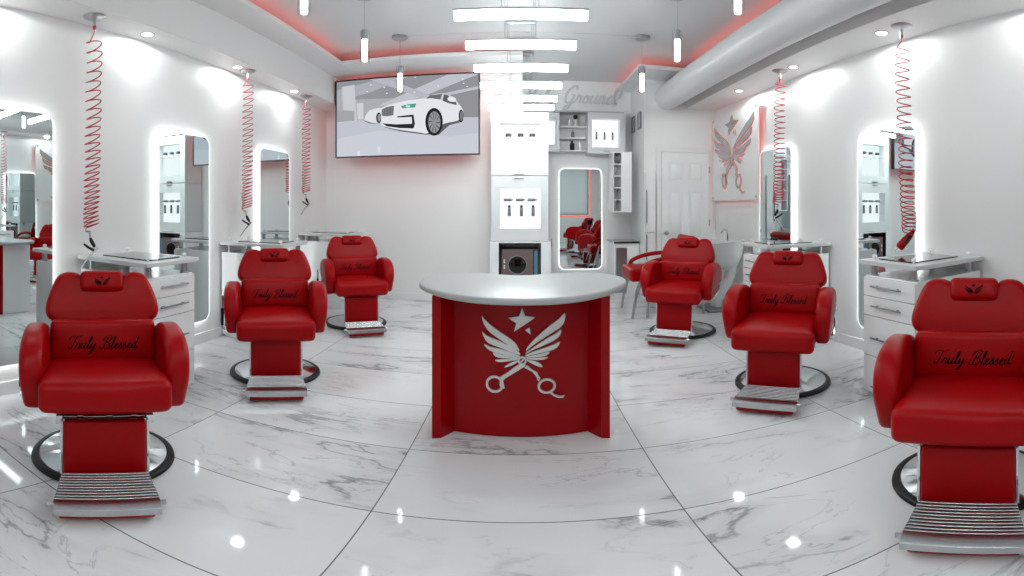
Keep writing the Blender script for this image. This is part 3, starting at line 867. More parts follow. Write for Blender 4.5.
# ------------------------------------------------------------------ downlights
def make_downlight():
    r = thing('ceiling_downlight', '', 'downlight')
    bm = NB(); lathe(bm, [(.042, -.001), (.058, -.001), (.060, -.004), (.044, -.007), (.042, -.004)], n=28)
    finish('trim_ring', bm, M_WHITE, r)
    bm = NB(); lathe(bm, [(0, -.004), (.042, -.004), (.042, -.001), (0, -.001)], n=28)
    finish('lens', bm, M_SPOTDISC, r)
    return r
dl = make_downlight()
DLP = [(-2.57, 1.27, 'recessed downlight in the soffit above the closest mirror, television side'),
       (-2.57, 2.53, 'recessed downlight just past the closest hanging hose, television side'),
       (-2.57, 3.74, 'recessed downlight beside the middle hose canopy, television side'),
       (-2.57, 4.92, 'recessed downlight nearest the television, television side'),
       (2.48, 1.35, 'recessed downlight in the soffit above the closest chair, duct side'),
       (2.48, 2.58, 'recessed downlight beside the nearest hose canopy, duct side'),
       (2.48, 3.80, 'recessed downlight beside the farther hose canopy, duct side'),
       (2.47, 4.95, 'recessed downlight above the winged scissors panel')]
def add_light(name, typ, loc, energy, col=(.94, 1, .985), rot=(0, 0, 0), **kw):
    l = bpy.data.lights.new(name, typ); l.energy = energy; l.color = col
    for k, v in kw.items(): setattr(l, k, v)
    o = bpy.data.objects.new(name, l); COL.objects.link(o); o.location = loc; o.rotation_euler = rot
    return o
for i, (x, y, lb) in enumerate(DLP):
    c = dl if i == 0 else copy_tree(dl)
    c.location = (x, y, ZS); c['label'] = lb; c['group'] = 'recessed downlights in the soffits'
    add_light('downlight_beam', 'SPOT', (x, y, ZS - .014), 5.0, rot=(0, 0, 0), spot_size=math.radians(178), spot_blend=0.12, shadow_soft_size=.04)

# ------------------------------------------------------------------ linear ladder lamps
def make_linear(L=.785):
    r = thing('ceiling_bar_lamp', '', 'lamp')
    bm = NB(); box(bm, -L / 2, L / 2, -.03, .03, .028, .043); 
    box(bm, -L / 2 - .004, -L / 2, -.03, .03, -.030, .043); box(bm, L / 2, L / 2 + .004, -.03, .03, -.030, .043)
    finish('housing', bm, M_STEEL, r, smooth=0)
    bm = NB(); prism(bm, [(-.027, .0275), (-.027, -.016), (-.018, -.026), (.018, -.026), (.027, -.016), (.027, .0275)], lambda u, v, w: (w, u, v), -L / 2, L / 2)
    finish('diffuser', bm, M_LAMP, r, smooth=0)
    for x in (-.115, .105):
        bm = NB(); tube(bm, [(x, 0, .043), (x, 0, ZC - 2.5 - .02)], .0022, 5)
        finish('wire', bm, M_STEEL, r)
    bm = NB(); rbox(bm, (0, 0, ZC - 2.5 - .0165), (.30, .075, .032), .005, m=2)
    finish('canopy', bm, M_STEEL, r)
    return r
ll = make_linear()
LNP = [2.77, 3.35, 3.96, 4.57, 5.16, 5.66]
for i, y in enumerate(LNP + [1.5, 0.3, -0.9, -2.0]):  # the extra lamps after the visible row are out of view, added for light
    c = ll if i == 0 else copy_tree(ll)
    c.location = (0, y, 2.485)
    words_ = ['first', 'second', 'third', 'fourth', 'fifth', 'last']
    if i < 6:
        c['label'] = f'glowing white bar lamp, {words_[i]} of the hanging row counted from the camera' if i < 5 else 'glowing white bar lamp, last of the hanging row, just above the display column'
    else:
        c['label'] = f'unseen bar lamp added to light the room, {["just in front of", "above", "just behind", "farthest behind"][i-6]} the camera'
    c['group'] = 'hanging row of white bar lamps'

# ------------------------------------------------------------------ pendants
def make_pendant():
    r = thing('pendant_lamp', '', 'lamp')
    # origin at ceiling
    z0 = 2.55 - ZC
    bm = NB(); lathe(bm, [(0, -.03), (.075, -.03), (.085, -.02), (.085, -.0005), (0, -.0005)], n=24); finish('canopy', bm, M_STEEL, r)
    bm = NB(); tube(bm, [(0, 0, -.03), (0, 0, z0 + .32)], .0025, 5); finish('wire', bm, M_STEEL, r)
    bm = NB(); lathe(bm, [(0, z0 + .312), (.006, z0 + .312), (.010, z0 + .298), (.028, z0 + .296), (.030, z0 + .29), (.030, z0 + .205), (0, z0 + .205)], n=20); finish('socket', bm, M_SOCK, r)
    bm = NB(); lathe(bm, [(0, z0 + .204), (.022, z0 + .204), (.022, z0 + .012), (.017, z0 + .004), (0, z0 + .004)], n=20); finish('glow_tube', bm, M_ROD, r)
    bm = NB(); lathe(bm, [(.039, z0 + .295), (.042, z0 + .295), (.042, z0 - .005), (.039, z0 - .005), (.039, z0 + .295)], n=24); finish('glass_sleeve', bm, M_GLASS, r)
    return r
pd = make_pendant()
k = 0
for s, sd in ((-1, 'television'), (1, 'duct')):
    for y, w in ((4.93, 'farthest back'), (3.76, 'middle'), (2.61, 'nearest')):
        c = pd if k == 0 else copy_tree(pd); k += 1
        c.location = (s * 1.295, y, ZC)
        c['label'] = f'small glass tube pendant lamp, {w} of the three on the {sd} side'
        c['group'] = 'glass tube pendant lamps'
bm = NB(); tube(bm, [(-1.20, 4.93, ZC - .005), (1.20, 4.93, ZC - .005)], .0035, 6)
tag(finish('ceiling_conduit', bm, M_CEIL), 'thin grey conduit across the ceiling between two pendant canopies', 'conduit')

# ------------------------------------------------------------------ television
def make_tv():
    YT = 5.80; x0, x1 = -2.405, -.508; z0, z1 = 1.925, 2.985
    r = thing('wall_tv', 'large wall television showing a white car in a bright showroom', 'television', ((x0 + x1) / 2, YT, (z0 + z1) / 2))
    w, h = x1 - x0, z1 - z0
    bm = NB(); box(bm, -w / 2, w / 2, .004, .05, -h / 2, h / 2); finish('casing', bm, M_DARK, r, smooth=0, bevel=.003)
    bm = NB(); ringprism(bm, rrect(w, h, .004, 1), rrect(w - .03, h - .03, .003, 1), lambda u, v, q: (u, q, v), -.018, .006); finish('bezel', bm, M_DARK, r, smooth=0)
    bm = NB(); box(bm, -.28, .28, .05, YB - YT - .001, -.18, .18); finish('wall_bracket', bm, M_DARK, r, smooth=0)
    bm = NB(); ringprism(bm, rrect(w - .16, h - .16, .01, 1), rrect(w - .19, h - .19, .01, 1), lambda u, v, q: (u, q, v), .052, .075); finish('backlight', bm, M_TVLED, r, smooth=0)['label'] = 'red backlight'
    cols = {}; mats = []
    def ci(c):
        if c not in cols:
            cols[c] = len(mats); q = rgb(*c); mats.append(emis('screen_%d_%d_%d' % c, q, .41))
        return cols[c]
    bm = NB(); lay = [0]
    W, H = w - .02, h - .02
    def uv(x, y):
        u = (x - 38) / 826; t = 78 - 40 * u; b = 530 - 8 * u
        return (min(1, max(0, u)) - .5) * W, (.5 - min(1, max(0, (y - t) / (b - t)))) * H
    def poly(P, c, sm=0):
        lay[0] += 1
        if sm: P = smooth_poly(P, sm)
        f = bm.faces.new([bm.verts.new((uv(*p)[0], -.0002 * lay[0], uv(*p)[1])) for p in P]); f.material_index = ci(c)
        if f.normal.y > 0 or True:
            f.normal_update()
    def ell(cx, cy, rx, ry, c):
        poly([(cx + rx * math.cos(2 * PI * i / 28), cy + ry * math.sin(2 * PI * i / 28)) for i in range(28)], c)
    poly([(38, 78), (864, 38), (864, 522), (38, 530)], (176, 178, 184))
    poly([(38, 70), (864, 30), (864, 150), (700, 190), (38, 190)], (150, 152, 158))
    poly([(690, 175), (864, 120), (864, 315), (700, 315)], (150, 150, 155))
    poly([(38, 318), (864, 306), (864, 522), (38, 530)], (196, 201, 211))
    poly([(38, 420), (300, 380), (700, 420), (864, 400), (864, 522), (38, 530)], (206, 211, 220))
    poly([(38, 130), (330, 66), (470, 60), (250, 150), (38, 200)], (176, 180, 186))
    poly([(300, 230), (700, 45), (864, 38), (864, 44), (560, 180), (380, 235)], (196, 199, 208))
    poly([(235, 66), (330, 62), (600, 178), (560, 198)], (186, 189, 198))
    poly([(560, 190), (864, 118), (864, 135), (600, 200)], (196, 199, 206))
    poly([(72, 110), (150, 100), (165, 320), (85, 322)], (204, 207, 212))
    poly([(40, 250), (150, 258), (150, 316), (42, 322)], (166, 170, 170))
    poly([(165, 215), (205, 212), (205, 310), (170, 312)], (212, 214, 218))
    for (x, y) in ((250, 105), (330, 122), (345, 158), (228, 145), (510, 65), (505, 158), (775, 76), (780, 103), (800, 122), (640, 120)): ell(x, y, 5, 3, (250, 250, 250))
    # second car
    poly([(205, 318), (330, 326), (330, 342), (240, 336)], (110, 112, 116))
    poly([(212, 312), (225, 278), (250, 256), (310, 246), (330, 262), (330, 335), (258, 332), (225, 322)], (226, 228, 232), 3)
    ell(298, 305, 16, 32, (60, 62, 66)); ell(300, 305, 9, 22, (150, 152, 156))
    # car shadow, body
    poly([(330, 362), (430, 388), (560, 408), (640, 412), (700, 355), (770, 335), (780, 322), (640, 330)], (98, 100, 106))
    poly([(562, 200), (585, 178), (620, 168), (668, 165), (705, 178), (745, 215), (760, 240), (660, 230)], (214, 216, 222))
    poly([(312, 252), (345, 234), (430, 212), (540, 196), (600, 194), (668, 205), (740, 222), (772, 255), (776, 300), (745, 328), (670, 346), (640, 372), (575, 402), (535, 396), (430, 380), (350, 362), (318, 346), (311, 300)], (233, 234, 240), 3)
    poly([(568, 196), (592, 176), (662, 168), (652, 202), (600, 194)], (112, 114, 120))
    poly([(672, 170), (690, 174), (738, 216), (742, 236), (690, 222), (662, 208)], (96, 98, 104))
    poly([(690, 196), (712, 182), (738, 198), (734, 216), (700, 212)], (236, 237, 242), 2)
    poly([(314, 256), (345, 241), (388, 234), (384, 292), (346, 298), (316, 294)], (128, 132, 134))
    for i in range(7): poly([(322 + i * 9, 252 - i * 2), (325 + i * 9, 251 - i * 2), (325 + i * 9, 293 - i * .4), (322 + i * 9, 293 - i * .4)], (90, 94, 96))
    poly([(428, 238), (470, 228), (516, 224), (508, 248), (436, 252)], (86, 160, 150)); ell(468, 240, 14, 7, (190, 250, 235))
    poly([(404, 299), (500, 290), (508, 346), (500, 372), (420, 368), (345, 356), (318, 338), (400, 346), (492, 344), (490, 304), (408, 306)], (44, 46, 50))
    ell(616, 334, 49, 82, (38, 40, 44)); ell(618, 336, 34, 64, (150, 153, 158))
    for i in range(10):
        a = 2 * PI * i / 10
        poly([(618 + 5 * math.cos(a + .5), 336 + 9 * math.sin(a + .5)), (618 + 32 * math.cos(a - .05), 336 + 60 * math.sin(a - .05)), (618 + 32 * math.cos(a + .12), 336 + 60 * math.sin(a + .12))], (84, 86, 92))
    ell(766, 300, 13, 38, (48, 50, 54)); ell(768, 300, 8, 28, (130, 132, 138))
    poly([(170, 500), (185, 498), (185, 526), (172, 527)], (232, 234, 238)); poly([(292, 475), (306, 475), (306, 508), (294, 508)], (226, 228, 234))
    me = bpy.data.meshes.new('screen'); 
    for f in bm.faces:
        f.normal_update()
        if f.normal.y > 0: f.normal_flip()
    bm.to_mesh(me); bm.free()
    for m in mats: me.materials.append(m)
    o = bpy.data.objects.new('screen', me); COL.objects.link(o); o.parent = r
    o['label'] = 'lit screen with a white car picture'
make_tv()

# ------------------------------------------------------------------ winged panel on the side wall
def make_panel():
    XP = XW - .075; y0, y1, z0, z1 = 4.80, 6.14, 1.36, 2.52
    r = thing('wall_sign', 'white panel with mirrored winged scissors lit red from behind', 'sign', (XP, (y0 + y1) / 2, (z0 + z1) / 2))
    h, w = z1 - z0, y1 - y0
    f = lambda u, v, q: (q, -u, v)
    bm = NB(); prism(bm, rrect(w, h, .01, 2), f, 0, .012); finish('panel', bm, M_WALL, r, smooth=0)
    bm = NB(); ringprism(bm, rrect(w - .10, h - .10, .01, 2), rrect(w - .14, h - .14, .01, 2), f, .03, .05); finish('light_strip', bm, M_REDSOFT, r, smooth=0)
    ky, kz = 1.16 / 434, .00216
    g = lambda u, v, q: (q - .016, -(u * ky * (1 if v > -22 else 1 - .42 * min(1, (-22 - v) / 90))) + 5.493 - (y0 + y1) / 2, v * kz + 1.922 - (z0 + z1) / 2)
    bm = NB(); logo(bm, g, 0, .010); finish('winged_scissors_logo', bm, M_WINGS, r, smooth=30)['label'] = 'mirrored winged scissors logo'
    HM = emis('red_halo', (1, .30, .25, 1), .30)
    for grp in (('star',), ('wings', 'scissors')):
        bm = NB()
        for k_ in grp:
            for P in LOGO[k_]: prism(bm, inset([(x - 280, 300 - y) for x, y in P], -4.0), g, .0105, .0145)
            if k_ == 'scissors':
                for (cx, cy, ro, ri, ax) in ((135, 440, 51, 31, 1.0), (406, 450, 52, 32, 0.86), (278, 310, 27, 10, 1.0)):
                    an = [2 * PI * q / 24 for q in range(24)]
                    ringprism(bm, [(cx - 280 + ro * math.cos(t), 300 - cy + ro * ax * math.sin(t)) for t in an], [(cx - 280 + ri * math.cos(t), 300 - cy + ri * ax * math.sin(t)) for t in an], g, .0105, .0145)
        finish('red_logo_edge', bm, HM, r, smooth=0)['label'] = 'red glowing edge behind the logo'
    for u in (-w / 2 + .04, w / 2 - .04):
        for v in (-h / 2 + .04, h / 2 - .04):
            bm = NB(); lathe(bm, [(0, -.074), (.008, -.074), (.008, .005), (.014, .006), (.014, .012), (0, .013)], (0, -u, v), 14, Matrix.Rotation(-PI / 2, 4, 'Y'))
            finish('standoff', bm, M_CHROME, r)
make_panel()

# ------------------------------------------------------------------ display column
def make_display(name, label, x0, x1, y0, y1, z0, z1, wx0, wx1, wz0, wz1, shelves):
    r = thing(name, label, 'display case', ((x0 + x1) / 2, y0, z0))
    ox, oz = (x0 + x1) / 2, z0
    bm = NB()
    box(bm, x0 - ox, wx0 - ox, 0, y1 - y0, 0, z1 - oz); box(bm, wx1 - ox, x1 - ox, 0, y1 - y0, 0, z1 - oz)
    box(bm, wx0 - ox, wx1 - ox, 0, y1 - y0, 0, wz0 - oz); box(bm, wx0 - ox, wx1 - ox, 0, y1 - y0, wz1 - oz, z1 - oz)
    finish('casing', bm, M_CASE, r, smooth=0)
    bm = NB(); box(bm, wx0 - ox, wx1 - ox, .14, .15, wz0 - oz, wz1 - oz); finish('backlit_panel', bm, M_LITBACK, r, smooth=0)
    for z in shelves:
        bm = NB(); box(bm, wx0 - ox + .001, wx1 - ox - .001, .01, .138, z - .006 - oz, z - oz); finish('shelf', bm, M_GLASS, r, smooth=0)
    return r
CX0, CX1, CY0, CY1 = -.365, .335, 5.76, 6.195
lo_case = make_display('display_case', 'lower lit display case of the column, holding trimmers and dark bottles', CX0, CX1, CY0, CY1, .86, 1.655, -.26, .245, 1.01, 1.505, [1.16, 1.345])
hi_case = make_display('display_case', 'upper lit display case of the column, holding three dark lidded jars', CX0, CX1, CY0, CY1, 1.662, 2.445, -.26, .245, 1.785, 2.315, [2.10])
for c_, z in ((lo_case, 1.655 - .86 - .035), (hi_case, .012)):
    c_['group'] = 'lit display cases'
    bm = NB(); rbox(bm, (-.01, -.006, z + .01), (.12, .012, .022), .003, m=2); finish('latch', bm, M_STEEL, c_, smooth=30)
def make_base():
    r = thing('column_cabinet', 'white base cabinet below the display cases with an open appliance niche', 'cabinet', (-.01, CY0 - .02, 0))
    bm = NB(); a, b, dd = -.37, .375, CY1 - CY0 + .02
    nx0, nx1, nz0, nz1 = -.262, .255, .36, .835
    box(bm, a, nx0, 0, dd, 0, .855); box(bm, nx1, b, 0, dd, 0, .855); box(bm, nx0, nx1, 0, dd, 0, nz0); box(bm, nx0, nx1, 0, dd, nz1, .855)
    box(bm, nx0, nx1, dd - .02, dd, nz0, nz1)
    finish('body', bm, M_WHITE, r, smooth=0)
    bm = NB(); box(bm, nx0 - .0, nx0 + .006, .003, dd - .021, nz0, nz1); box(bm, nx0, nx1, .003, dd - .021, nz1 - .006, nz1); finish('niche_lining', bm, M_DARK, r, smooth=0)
    bm = NB(); rbox(bm, (.387, .10, .93 - .1), (.02, .05, .09), .006, m=2); finish('side_handle', bm, M_STEEL, r)
make_base()
def make_appliance():
    r = thing('towel_warmer', 'brown grey appliance with a round black porthole and blue lit strip', 'appliance', (-.01, CY0 + .02, .3605))
    bm = NB(); box(bm, -.225, .225, .01, .30, 0, .395); finish('body', bm, M_DARK, r, smooth=0, bevel=.004)
    bm = NB(); box(bm, -.225, .16, -.002, .0095, .0, .395); finish('door', bm, M_BROWN, r, smooth=0, bevel=.003)
    bm = NB(); lathe(bm, [(.112, -.008), (.117, -.005), (.119, .0), (.119, .006), (.108, .006), (.108, -.004)], (-.035, -.003, .20), 36, Matrix.Rotation(PI / 2, 4, 'X')); finish('porthole_ring', bm, M_GREY, r)
    bm = NB(); lathe(bm, [(0, .01), (.06, .008), (.107, .002), (.107, -.004), (0, -.004)], (-.035, -.003, .20), 36, Matrix.Rotation(PI / 2, 4, 'X')); finish('porthole_glass', bm, mat('porthole_black', rgb(10, 8, 8), .08), r)
    bm = NB(); box(bm, .172, .214, .001, .0095, .02, .375); finish('display_strip', bm, M_BLUE, r, smooth=0)
    bm = NB(); box(bm, -.205, -.185, -.006, -.002, .15, .20); box(bm, -.205, -.185, -.006, -.002, .22, .27); finish('button', bm, M_SILVER, r, smooth=0)
make_appliance()
def make_jar():
    r = thing('jar', '', 'jar')
    bm = NB(); lathe(bm, [(0, 0), (.034, 0), (.036, .006), (.036, .045), (0, .045)], n=20); finish('body', bm, M_WHITE, r)
    bm = NB(); lathe(bm, [(0, .046), (.037, .046), (.037, .085), (.033, .09), (0, .09)], n=20); finish('lid', bm, M_DARK, r)
    return r
def make_bottle():
    r = thing('bottle', '', 'bottle')
    bm = NB(); lathe(bm, [(0, 0), (.020, 0), (.021, .004), (.021, .10), (.018, .106), (0, .106)], n=18); finish('body', bm, M_GREY, r)
    bm = NB(); lathe(bm, [(0, .107), (.017, .107), (.017, .135), (0, .137)], n=18); finish('cap', bm, M_DARK, r)
    return r
def make_trimmer():
    r = thing('hair_trimmer', '', 'trimmer')
    bm = NB(); rbox(bm, (0, 0, .018), (.10, .035, .036), .012, m=3); finish('body', bm, M_GREY, r)
    bm = NB(); boxc(bm, (.060, 0, .018), (.018, .03, .012)); finish('blade', bm, M_DARK, r, smooth=0)
    return r
jar, bot, tri = make_jar(), make_bottle(), make_trimmer()
for i, x in enumerate((-.155, -.005, .14)):
    w = ('on the television side', 'in the centre', 'on the mirror side')[i]
    a, b, c = (jar, bot, tri) if i == 0 else (copy_tree(jar), copy_tree(bot), copy_tree(tri))
    a.location = (x, CY0 + .075, 2.1005); a['label'] = f'white jar with dark lid {w} of the upper display case'; a['group'] = 'jars in the upper display case'
    b.location = (x + .01, CY0 + .075, 1.1605); b['label'] = f'dark grey bottle {w} of the lower display shelf'; b['group'] = 'bottles in the lower display case'
    c.location = (x - .01, CY0 + .075, 1.3455); c['label'] = f'small grey trimmer lying {w} of the upper glass shelf, lower case'; c['group'] = 'trimmers in the lower display case'

# ------------------------------------------------------------------ alcove fittings
ac = make_display('wall_display_case', 'lit display case high on the alcove wall with three slim dark tubes', .96, 1.515, 6.72, YA - .001, 2.05, 2.654, 1.02, 1.43, 2.14, 2.565, [2.26])
ac['group'] = 'lit display cases'
bm = NB(); rbox(bm, (0, -.004, .03), (.10, .01, .02), .003, m=2); finish('latch', bm, M_STEEL, ac, smooth=30)
ac2 = make_display('wall_display_case', 'lit display case half hidden behind the column in the alcove', .10, .55, 6.72, YA - .001, 2.07, 2.64, .16, .49, 2.17, 2.53, [2.26])
ac2['group'] = 'lit display cases'
tp = None
for i, x in enumerate((1.10, 1.22, 1.34)):
    if tp is None:
        tp = thing('tube', '', 'tube')
        bm = NB(); lathe(bm, [(0, 0), (.013, 0), (.015, .004), (.015, .085), (0, .085)], n=14); finish('body', bm, M_GREY, tp)
        bm = NB(); lathe(bm, [(0, .086), (.012, .086), (.012, .115), (0, .117)], n=14); finish('cap', bm, M_DARK, tp)
        t_ = tp
    else: t_ = copy_tree(tp)
    t_.location = (x, 6.80, 2.2605); t_['group'] = 'slim tubes in the alcove display case'
    t_['label'] = f'slim dark tube standing {("nearest the bottles", "in the middle", "nearest the small frames")[i]} in the alcove display case'
# open shelves between the two cases
bm = NB()
for z in (2.10, 2.29, 2.46): box(bm, .56, .96, 6.80, YA - .001, z - .015, z)
box(bm, .10, 1.50, 6.76, YA - .001, 2.655, 2.675)
sh = thing('wall_shelf', 'open white shelves with bottles between the alcove display cases', 'shelf', (0, 0, 0))
for z in (2.10, 2.29, 2.46):
    b2 = NB(); box(b2, .56, .96, 6.80, YA - .001, z - .015, z); finish('shelf_board', b2, M_WHITE, sh, smooth=0)
bm.free()
bm = NB(); box(bm, .10, 1.50, 6.74, YA - .001, 2.655, 2.68); finish('top_board', bm, M_STEEL, sh, smooth=0)
def bottle2(loc, body, cap, h, rad, label, round_=False):
    r = thing('bottle', label, 'bottle', loc, 0, 'bottles on the open alcove shelves')
    bm = NB(); lathe(bm, [(0, 0), (rad, 0), (rad, h * .7), (rad * .5, h * .8), (0, h * .8)], n=18); finish('body', bm, body, r)
    bm = NB()
    if round_: lathe(bm, [(0.001, h * .8)] + [(.036 * math.sin(a), h * .8 + .036 - .036 * math.cos(a)) for a in [PI * i / 10 for i in range(1, 10)]] + [(0, h * .8 + .072)], n=18)
    else: lathe(bm, [(0, h * .8), (rad * .5, h * .8), (rad * .5, h), (0, h)], n=14)
    finish('cap', bm, cap, r)
bottle2((.80, 6.88, 2.461), M_WHITE, M_BLACK, .14, .028, 'white bottle with a round black top on the highest alcove shelf', True)
bottle2((.72, 6.88, 2.461), M_WHITE, M_WHITE, .13, .03, 'plain white bottle on the highest alcove shelf')
bottle2((.76, 6.88, 2.291), M_GREY, M_STEEL, .12, .025, 'grey bottle alone on the middle alcove shelf')
bottle2((.75, 6.88, 2.101), M_BLACK, M_BLACK, .15, .034, 'black bottle on the lowest alcove shelf')
bottle2((.86, 6.88, 2.101), M_WHITE, M_WHITE, .14, .03, 'white bottle on the lowest alcove shelf beside the black one')
# script lettering
bm = NB()
ribbon(bm, 'Holy Ground!', 1.50, .80, 2.955, lambda u, v: (Vector((u, YA - .03, v)), Vector((0, -1, 0))), wmin=.16, wmax=.30, thick=.02)
tag(finish('wall_sign_letters', bm, M_SIGN, smooth=30), 'raised grey script lettering reading Holy Ground on the alcove wall', 'sign')
# open cubby cabinet on the alcove side wall
def make_cubby():
    x0, x1, y0, y1, z0, z1 = 1.27, 1.54, 6.42, 6.71, 1.20, 2.045
    r = thing('cubby_wall_shelf', 'white wall cabinet with a column of open cubbies beside the lit mirror', 'cabinet', (x0, y0, z0))
    d, h = y1 - y0, z1 - z0
    bm = NB(); box(bm, 0, .014, 0, d, 0, h); box(bm, .12, .134, 0, d, 0, h); box(bm, .014, .12, d - .01, d, 0, h); finish('body', bm, M_WHITE, r, smooth=0)
    for i in range(6):
        z = (h - .014) * i / 5
        bm = NB(); box(bm, .0145, .1195, 0.002, d - .011, z, z + .014); finish('shelf', bm, M_WHITE, r, smooth=0)
    bm = NB(); box(bm, .1345, x1 - x0, 0, d, 0, h); finish('door', bm, M_WHITE, r, smooth=0, bevel=.003)
make_cubby()
bm = NB(); boxc(bm, (1.337, 6.56, 1.20 + .87 * .8 + .06), (.06, .1, .085))
tag(finish('shelf_box', bm, M_GREY, smooth=0, bevel=.003), 'small grey box in the top cubby of the wall cabinet', 'box')
def make_vanity():
    r = thing('vanity_cabinet', 'low white vanity with a dark sloping front under the cubby cabinet', 'cabinet', (1.30, 6.45, 0))
    bm = NB(); box(bm, 0, .355, 0, .54, 0, .76); finish('body', bm, M_WHITE, r, smooth=0, bevel=.003)
    bm = NB(); box(bm, -.01, .355, -.02, .54, .761, .785); finish('worktop', bm, M_GLASSMAT, r, smooth=0)
    bm = NB(); box(bm, .02, .17, -.016, -.0005, .06, .70); finish('door', bm, M_STEEL, r, smooth=0)
    bm = NB(); box(bm, .18, .34, -.016, -.0005, .06, .70); finish('door', bm, M_WHITE, r, smooth=0)
make_vanity()
def small_frame(y, label):
    r = thing('picture_frame', label, 'frame', (XAR - .001, y, 2.50), 0, 'small frames on the alcove side wall')
    bm = NB(); ringprism(bm, rrect(.16, .24, .003, 1), rrect(.13, .21, .003, 1), lambda u, v, q: (-q, u, v), 0, .02); finish('frame', bm, M_GREY, r, smooth=0)
    bm = NB(); prism(bm, rrect(.13, .21, .003, 1), lambda u, v, q: (-q, u, v), .002, .008); finish('print', bm, M_SILVER, r, smooth=0)
small_frame(6.78, 'small grey frame deeper inside the alcove')
small_frame(6.42, 'small grey frame nearer the alcove edge')
def pull(y, z0, z1, label):
    bm = NB(); box(bm, XAR + .0, XAR + .001, y, y, z0, z1); bm.free()
# tall flush cabinet door beside the white door
def make_tall():
    r = thing('tall_cabinet', 'tall flat white cabinet with slim black pulls at the alcove edge', 'cabinet', (1.665, YB - .045, 0))
    bm = NB(); box(bm, 0.0, .14, 0, .044, 0, .92); finish('lower_door', bm, M_WHITE, r, smooth=0, bevel=.002)
    bm = NB(); box(bm, 0.0, .14, 0, .044, .93, 1.75); finish('upper_door', bm, M_WHITE, r, smooth=0, bevel=.002)
    for z0, z1, x in ((.55, .90, .012), (1.05, 1.50, .012)):
        bm = NB(); box(bm, x, x + .010, -.012, -.0005, z0, z1); finish('pull', bm, M_DARK, r, smooth=0)
make_tall()

# ------------------------------------------------------------------ shampoo chair and basin
def make_shampoo():
    r = thing('shampoo_chair', 'low red shampoo chair with curved steel legs behind the farthest duct side chair', 'chair', (0, 0, 0))
    yc = 5.42
    bm = NB(); rbox(bm, (1.53, yc, .495), (.60, .50, .15), .03, crown=(.006, 0, .012), m=5); finish('seat', bm, M_RED, r, smooth=60)
    Mb = Matrix.Translation((1.90, yc, .70)) @ Matrix.Rotation(math.radians(28), 4, 'Y')
    bm = NB(); rbox(bm, (0, 0, 0), (.10, .50, .50), .03, crown=(.01, 0, 0), m=5, M=Mb); finish('backrest', bm, M_RED, r, smooth=60)
    for s in (-1, 1):
        y = yc + s * .285
        P = smooth_poly([(1.34, y, .54), (1.36, y, .60), (1.48, y, .655), (1.66, y, .69), (1.86, y, .695), (1.98, y, .68)], 4, closed=False)
        bm = NB(); tube(bm, P, [.026 if 3 < i < len(P) - 3 else .02 for i in range(len(P))], 10); ar = finish('armrest', bm, M_RED, r)
        for pts in ([(1.38, y, .58), (1.33, y, .40), (1.27, y, .20), (1.24, y, 0.004)], [(1.60, y, .50), (1.50, y, .38), (1.43, y, .20), (1.41, y, .004)], [(1.90, y, .66), (2.02, y, .42), (2.08, y, .2), (2.10, y, .004)]):
            bm = NB(); tube(bm, smooth_poly(pts, 4, closed=False), .016, 8); finish('leg', bm, M_STEEL, r)
make_shampoo()
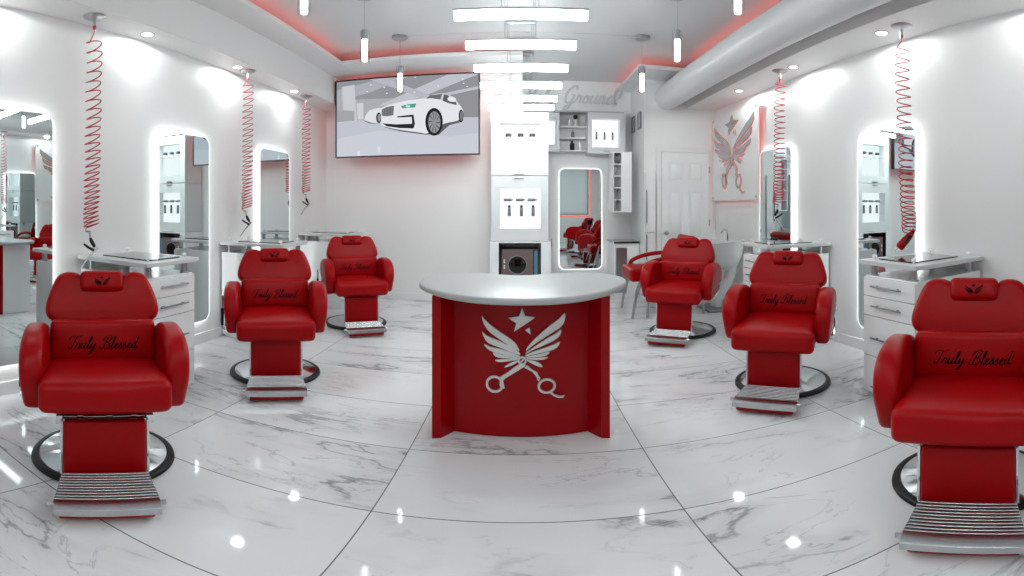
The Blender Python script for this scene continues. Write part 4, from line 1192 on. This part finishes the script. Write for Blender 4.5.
def make_basin():
    r = thing('shampoo_basin', 'white shampoo basin on a curved pedestal beside the drawer station', 'basin', (2.39, 5.34, 0))
    out = [(.10, .50), (.19, .56), (.235, .68), (.255, .84), (.262, .855), (.245, .858), (.225, .80), (.19, .66), (.10, .62), (0, .61)]
    Ms = Matrix.Diagonal((1.0, 1.05, 1.0, 1.0))
    bm = NB(); lathe(bm, [(0, .50)] + out, n=36, M=Ms)
    for v in bm.verts:
        rr_ = math.hypot(v.co.x, v.co.y)
        if rr_ > 1e-6:
            c_, s_ = abs(v.co.x) / rr_, abs(v.co.y) / rr_
            q_ = (c_ ** 5 + s_ ** 5) ** -.2; v.co.x *= q_; v.co.y *= q_ * 1.05
        if v.co.z > .55: v.co.z += .06 * v.co.x * (v.co.z - .5) / .36
    bs = finish('bowl', bm, M_COUNTER, r, smooth=50)
    bm = NB(); rbox(bm, (-.225, 0, .84), (.05, .15, .05), .02, m=3); finish('neck_rest', bm, M_BLACK, r)
    bm = NB(); tube(bm, smooth_poly([(.17, .12, .84), (.17, .12, .95), (.12, .10, .99), (.06, .06, .95)], 4, closed=False), .011, 8); finish('tap', bm, M_CHROME, r)
    P = [(.16, 0, .55), (.14, 0, .40), (.06, 0, .25), (-.02, 0, .12), (-.04, 0, .03)]
    bm = NB()
    pts = smooth_poly([(p[0], p[1], p[2]) for p in P], 4, closed=False)
    tube(bm, pts, [.085 - .02 * math.sin(PI * i / (len(pts) - 1)) for i in range(len(pts))], 20)
    finish('pedestal', bm, M_COUNTER, r, smooth=60)
    bm = NB(); prism(bm, rrect(.46, .44, .05, 5), lambda u, v, w: (u - .0, v, w), 0.0, .03); finish('foot_plate', bm, M_GREY, r, smooth=30, bevel=.004)
make_basin()

# ------------------------------------------------------------------ light, world, camera
w = bpy.data.worlds.new('World'); SC.world = w; w.use_nodes = True
nt = w.node_tree; bg = nt.nodes['Background']
bg.inputs['Color'].default_value = (0.86, 0.95, 0.97, 1); bg.inputs['Strength'].default_value = 0.9

cam = bpy.data.cameras.new('camera'); co = bpy.data.objects.new('camera', cam); COL.objects.link(co)
F, CXP, CYP = 471.0, 521.0, 205.0
co.location = (0, 0, 1.3); co.rotation_euler = (PI / 2, 0, 0)
cam.type = 'PANO'
cam.panorama_type = 'EQUIRECTANGULAR'
cam.longitude_min = -CXP / F; cam.longitude_max = (1024 - CXP) / F
cam.latitude_max = CYP / F; cam.latitude_min = -(576 - CYP) / F
cam.clip_start = 0.02; cam.clip_end = 100
SC.camera = co

SC.view_settings.view_transform = 'Standard'
SC.view_settings.look = 'None'
SC.view_settings.gamma = 1.0
SC.view_settings.use_curve_mapping = False
SC.view_settings.exposure = 1.22
cy = SC.cycles
cy.use_denoising = True
cy.max_bounces = 10; cy.diffuse_bounces = 5; cy.glossy_bounces = 5; cy.transparent_max_bounces = 12
cy.sample_clamp_indirect = 5.0; cy.caustics_reflective = False; cy.caustics_refractive = False
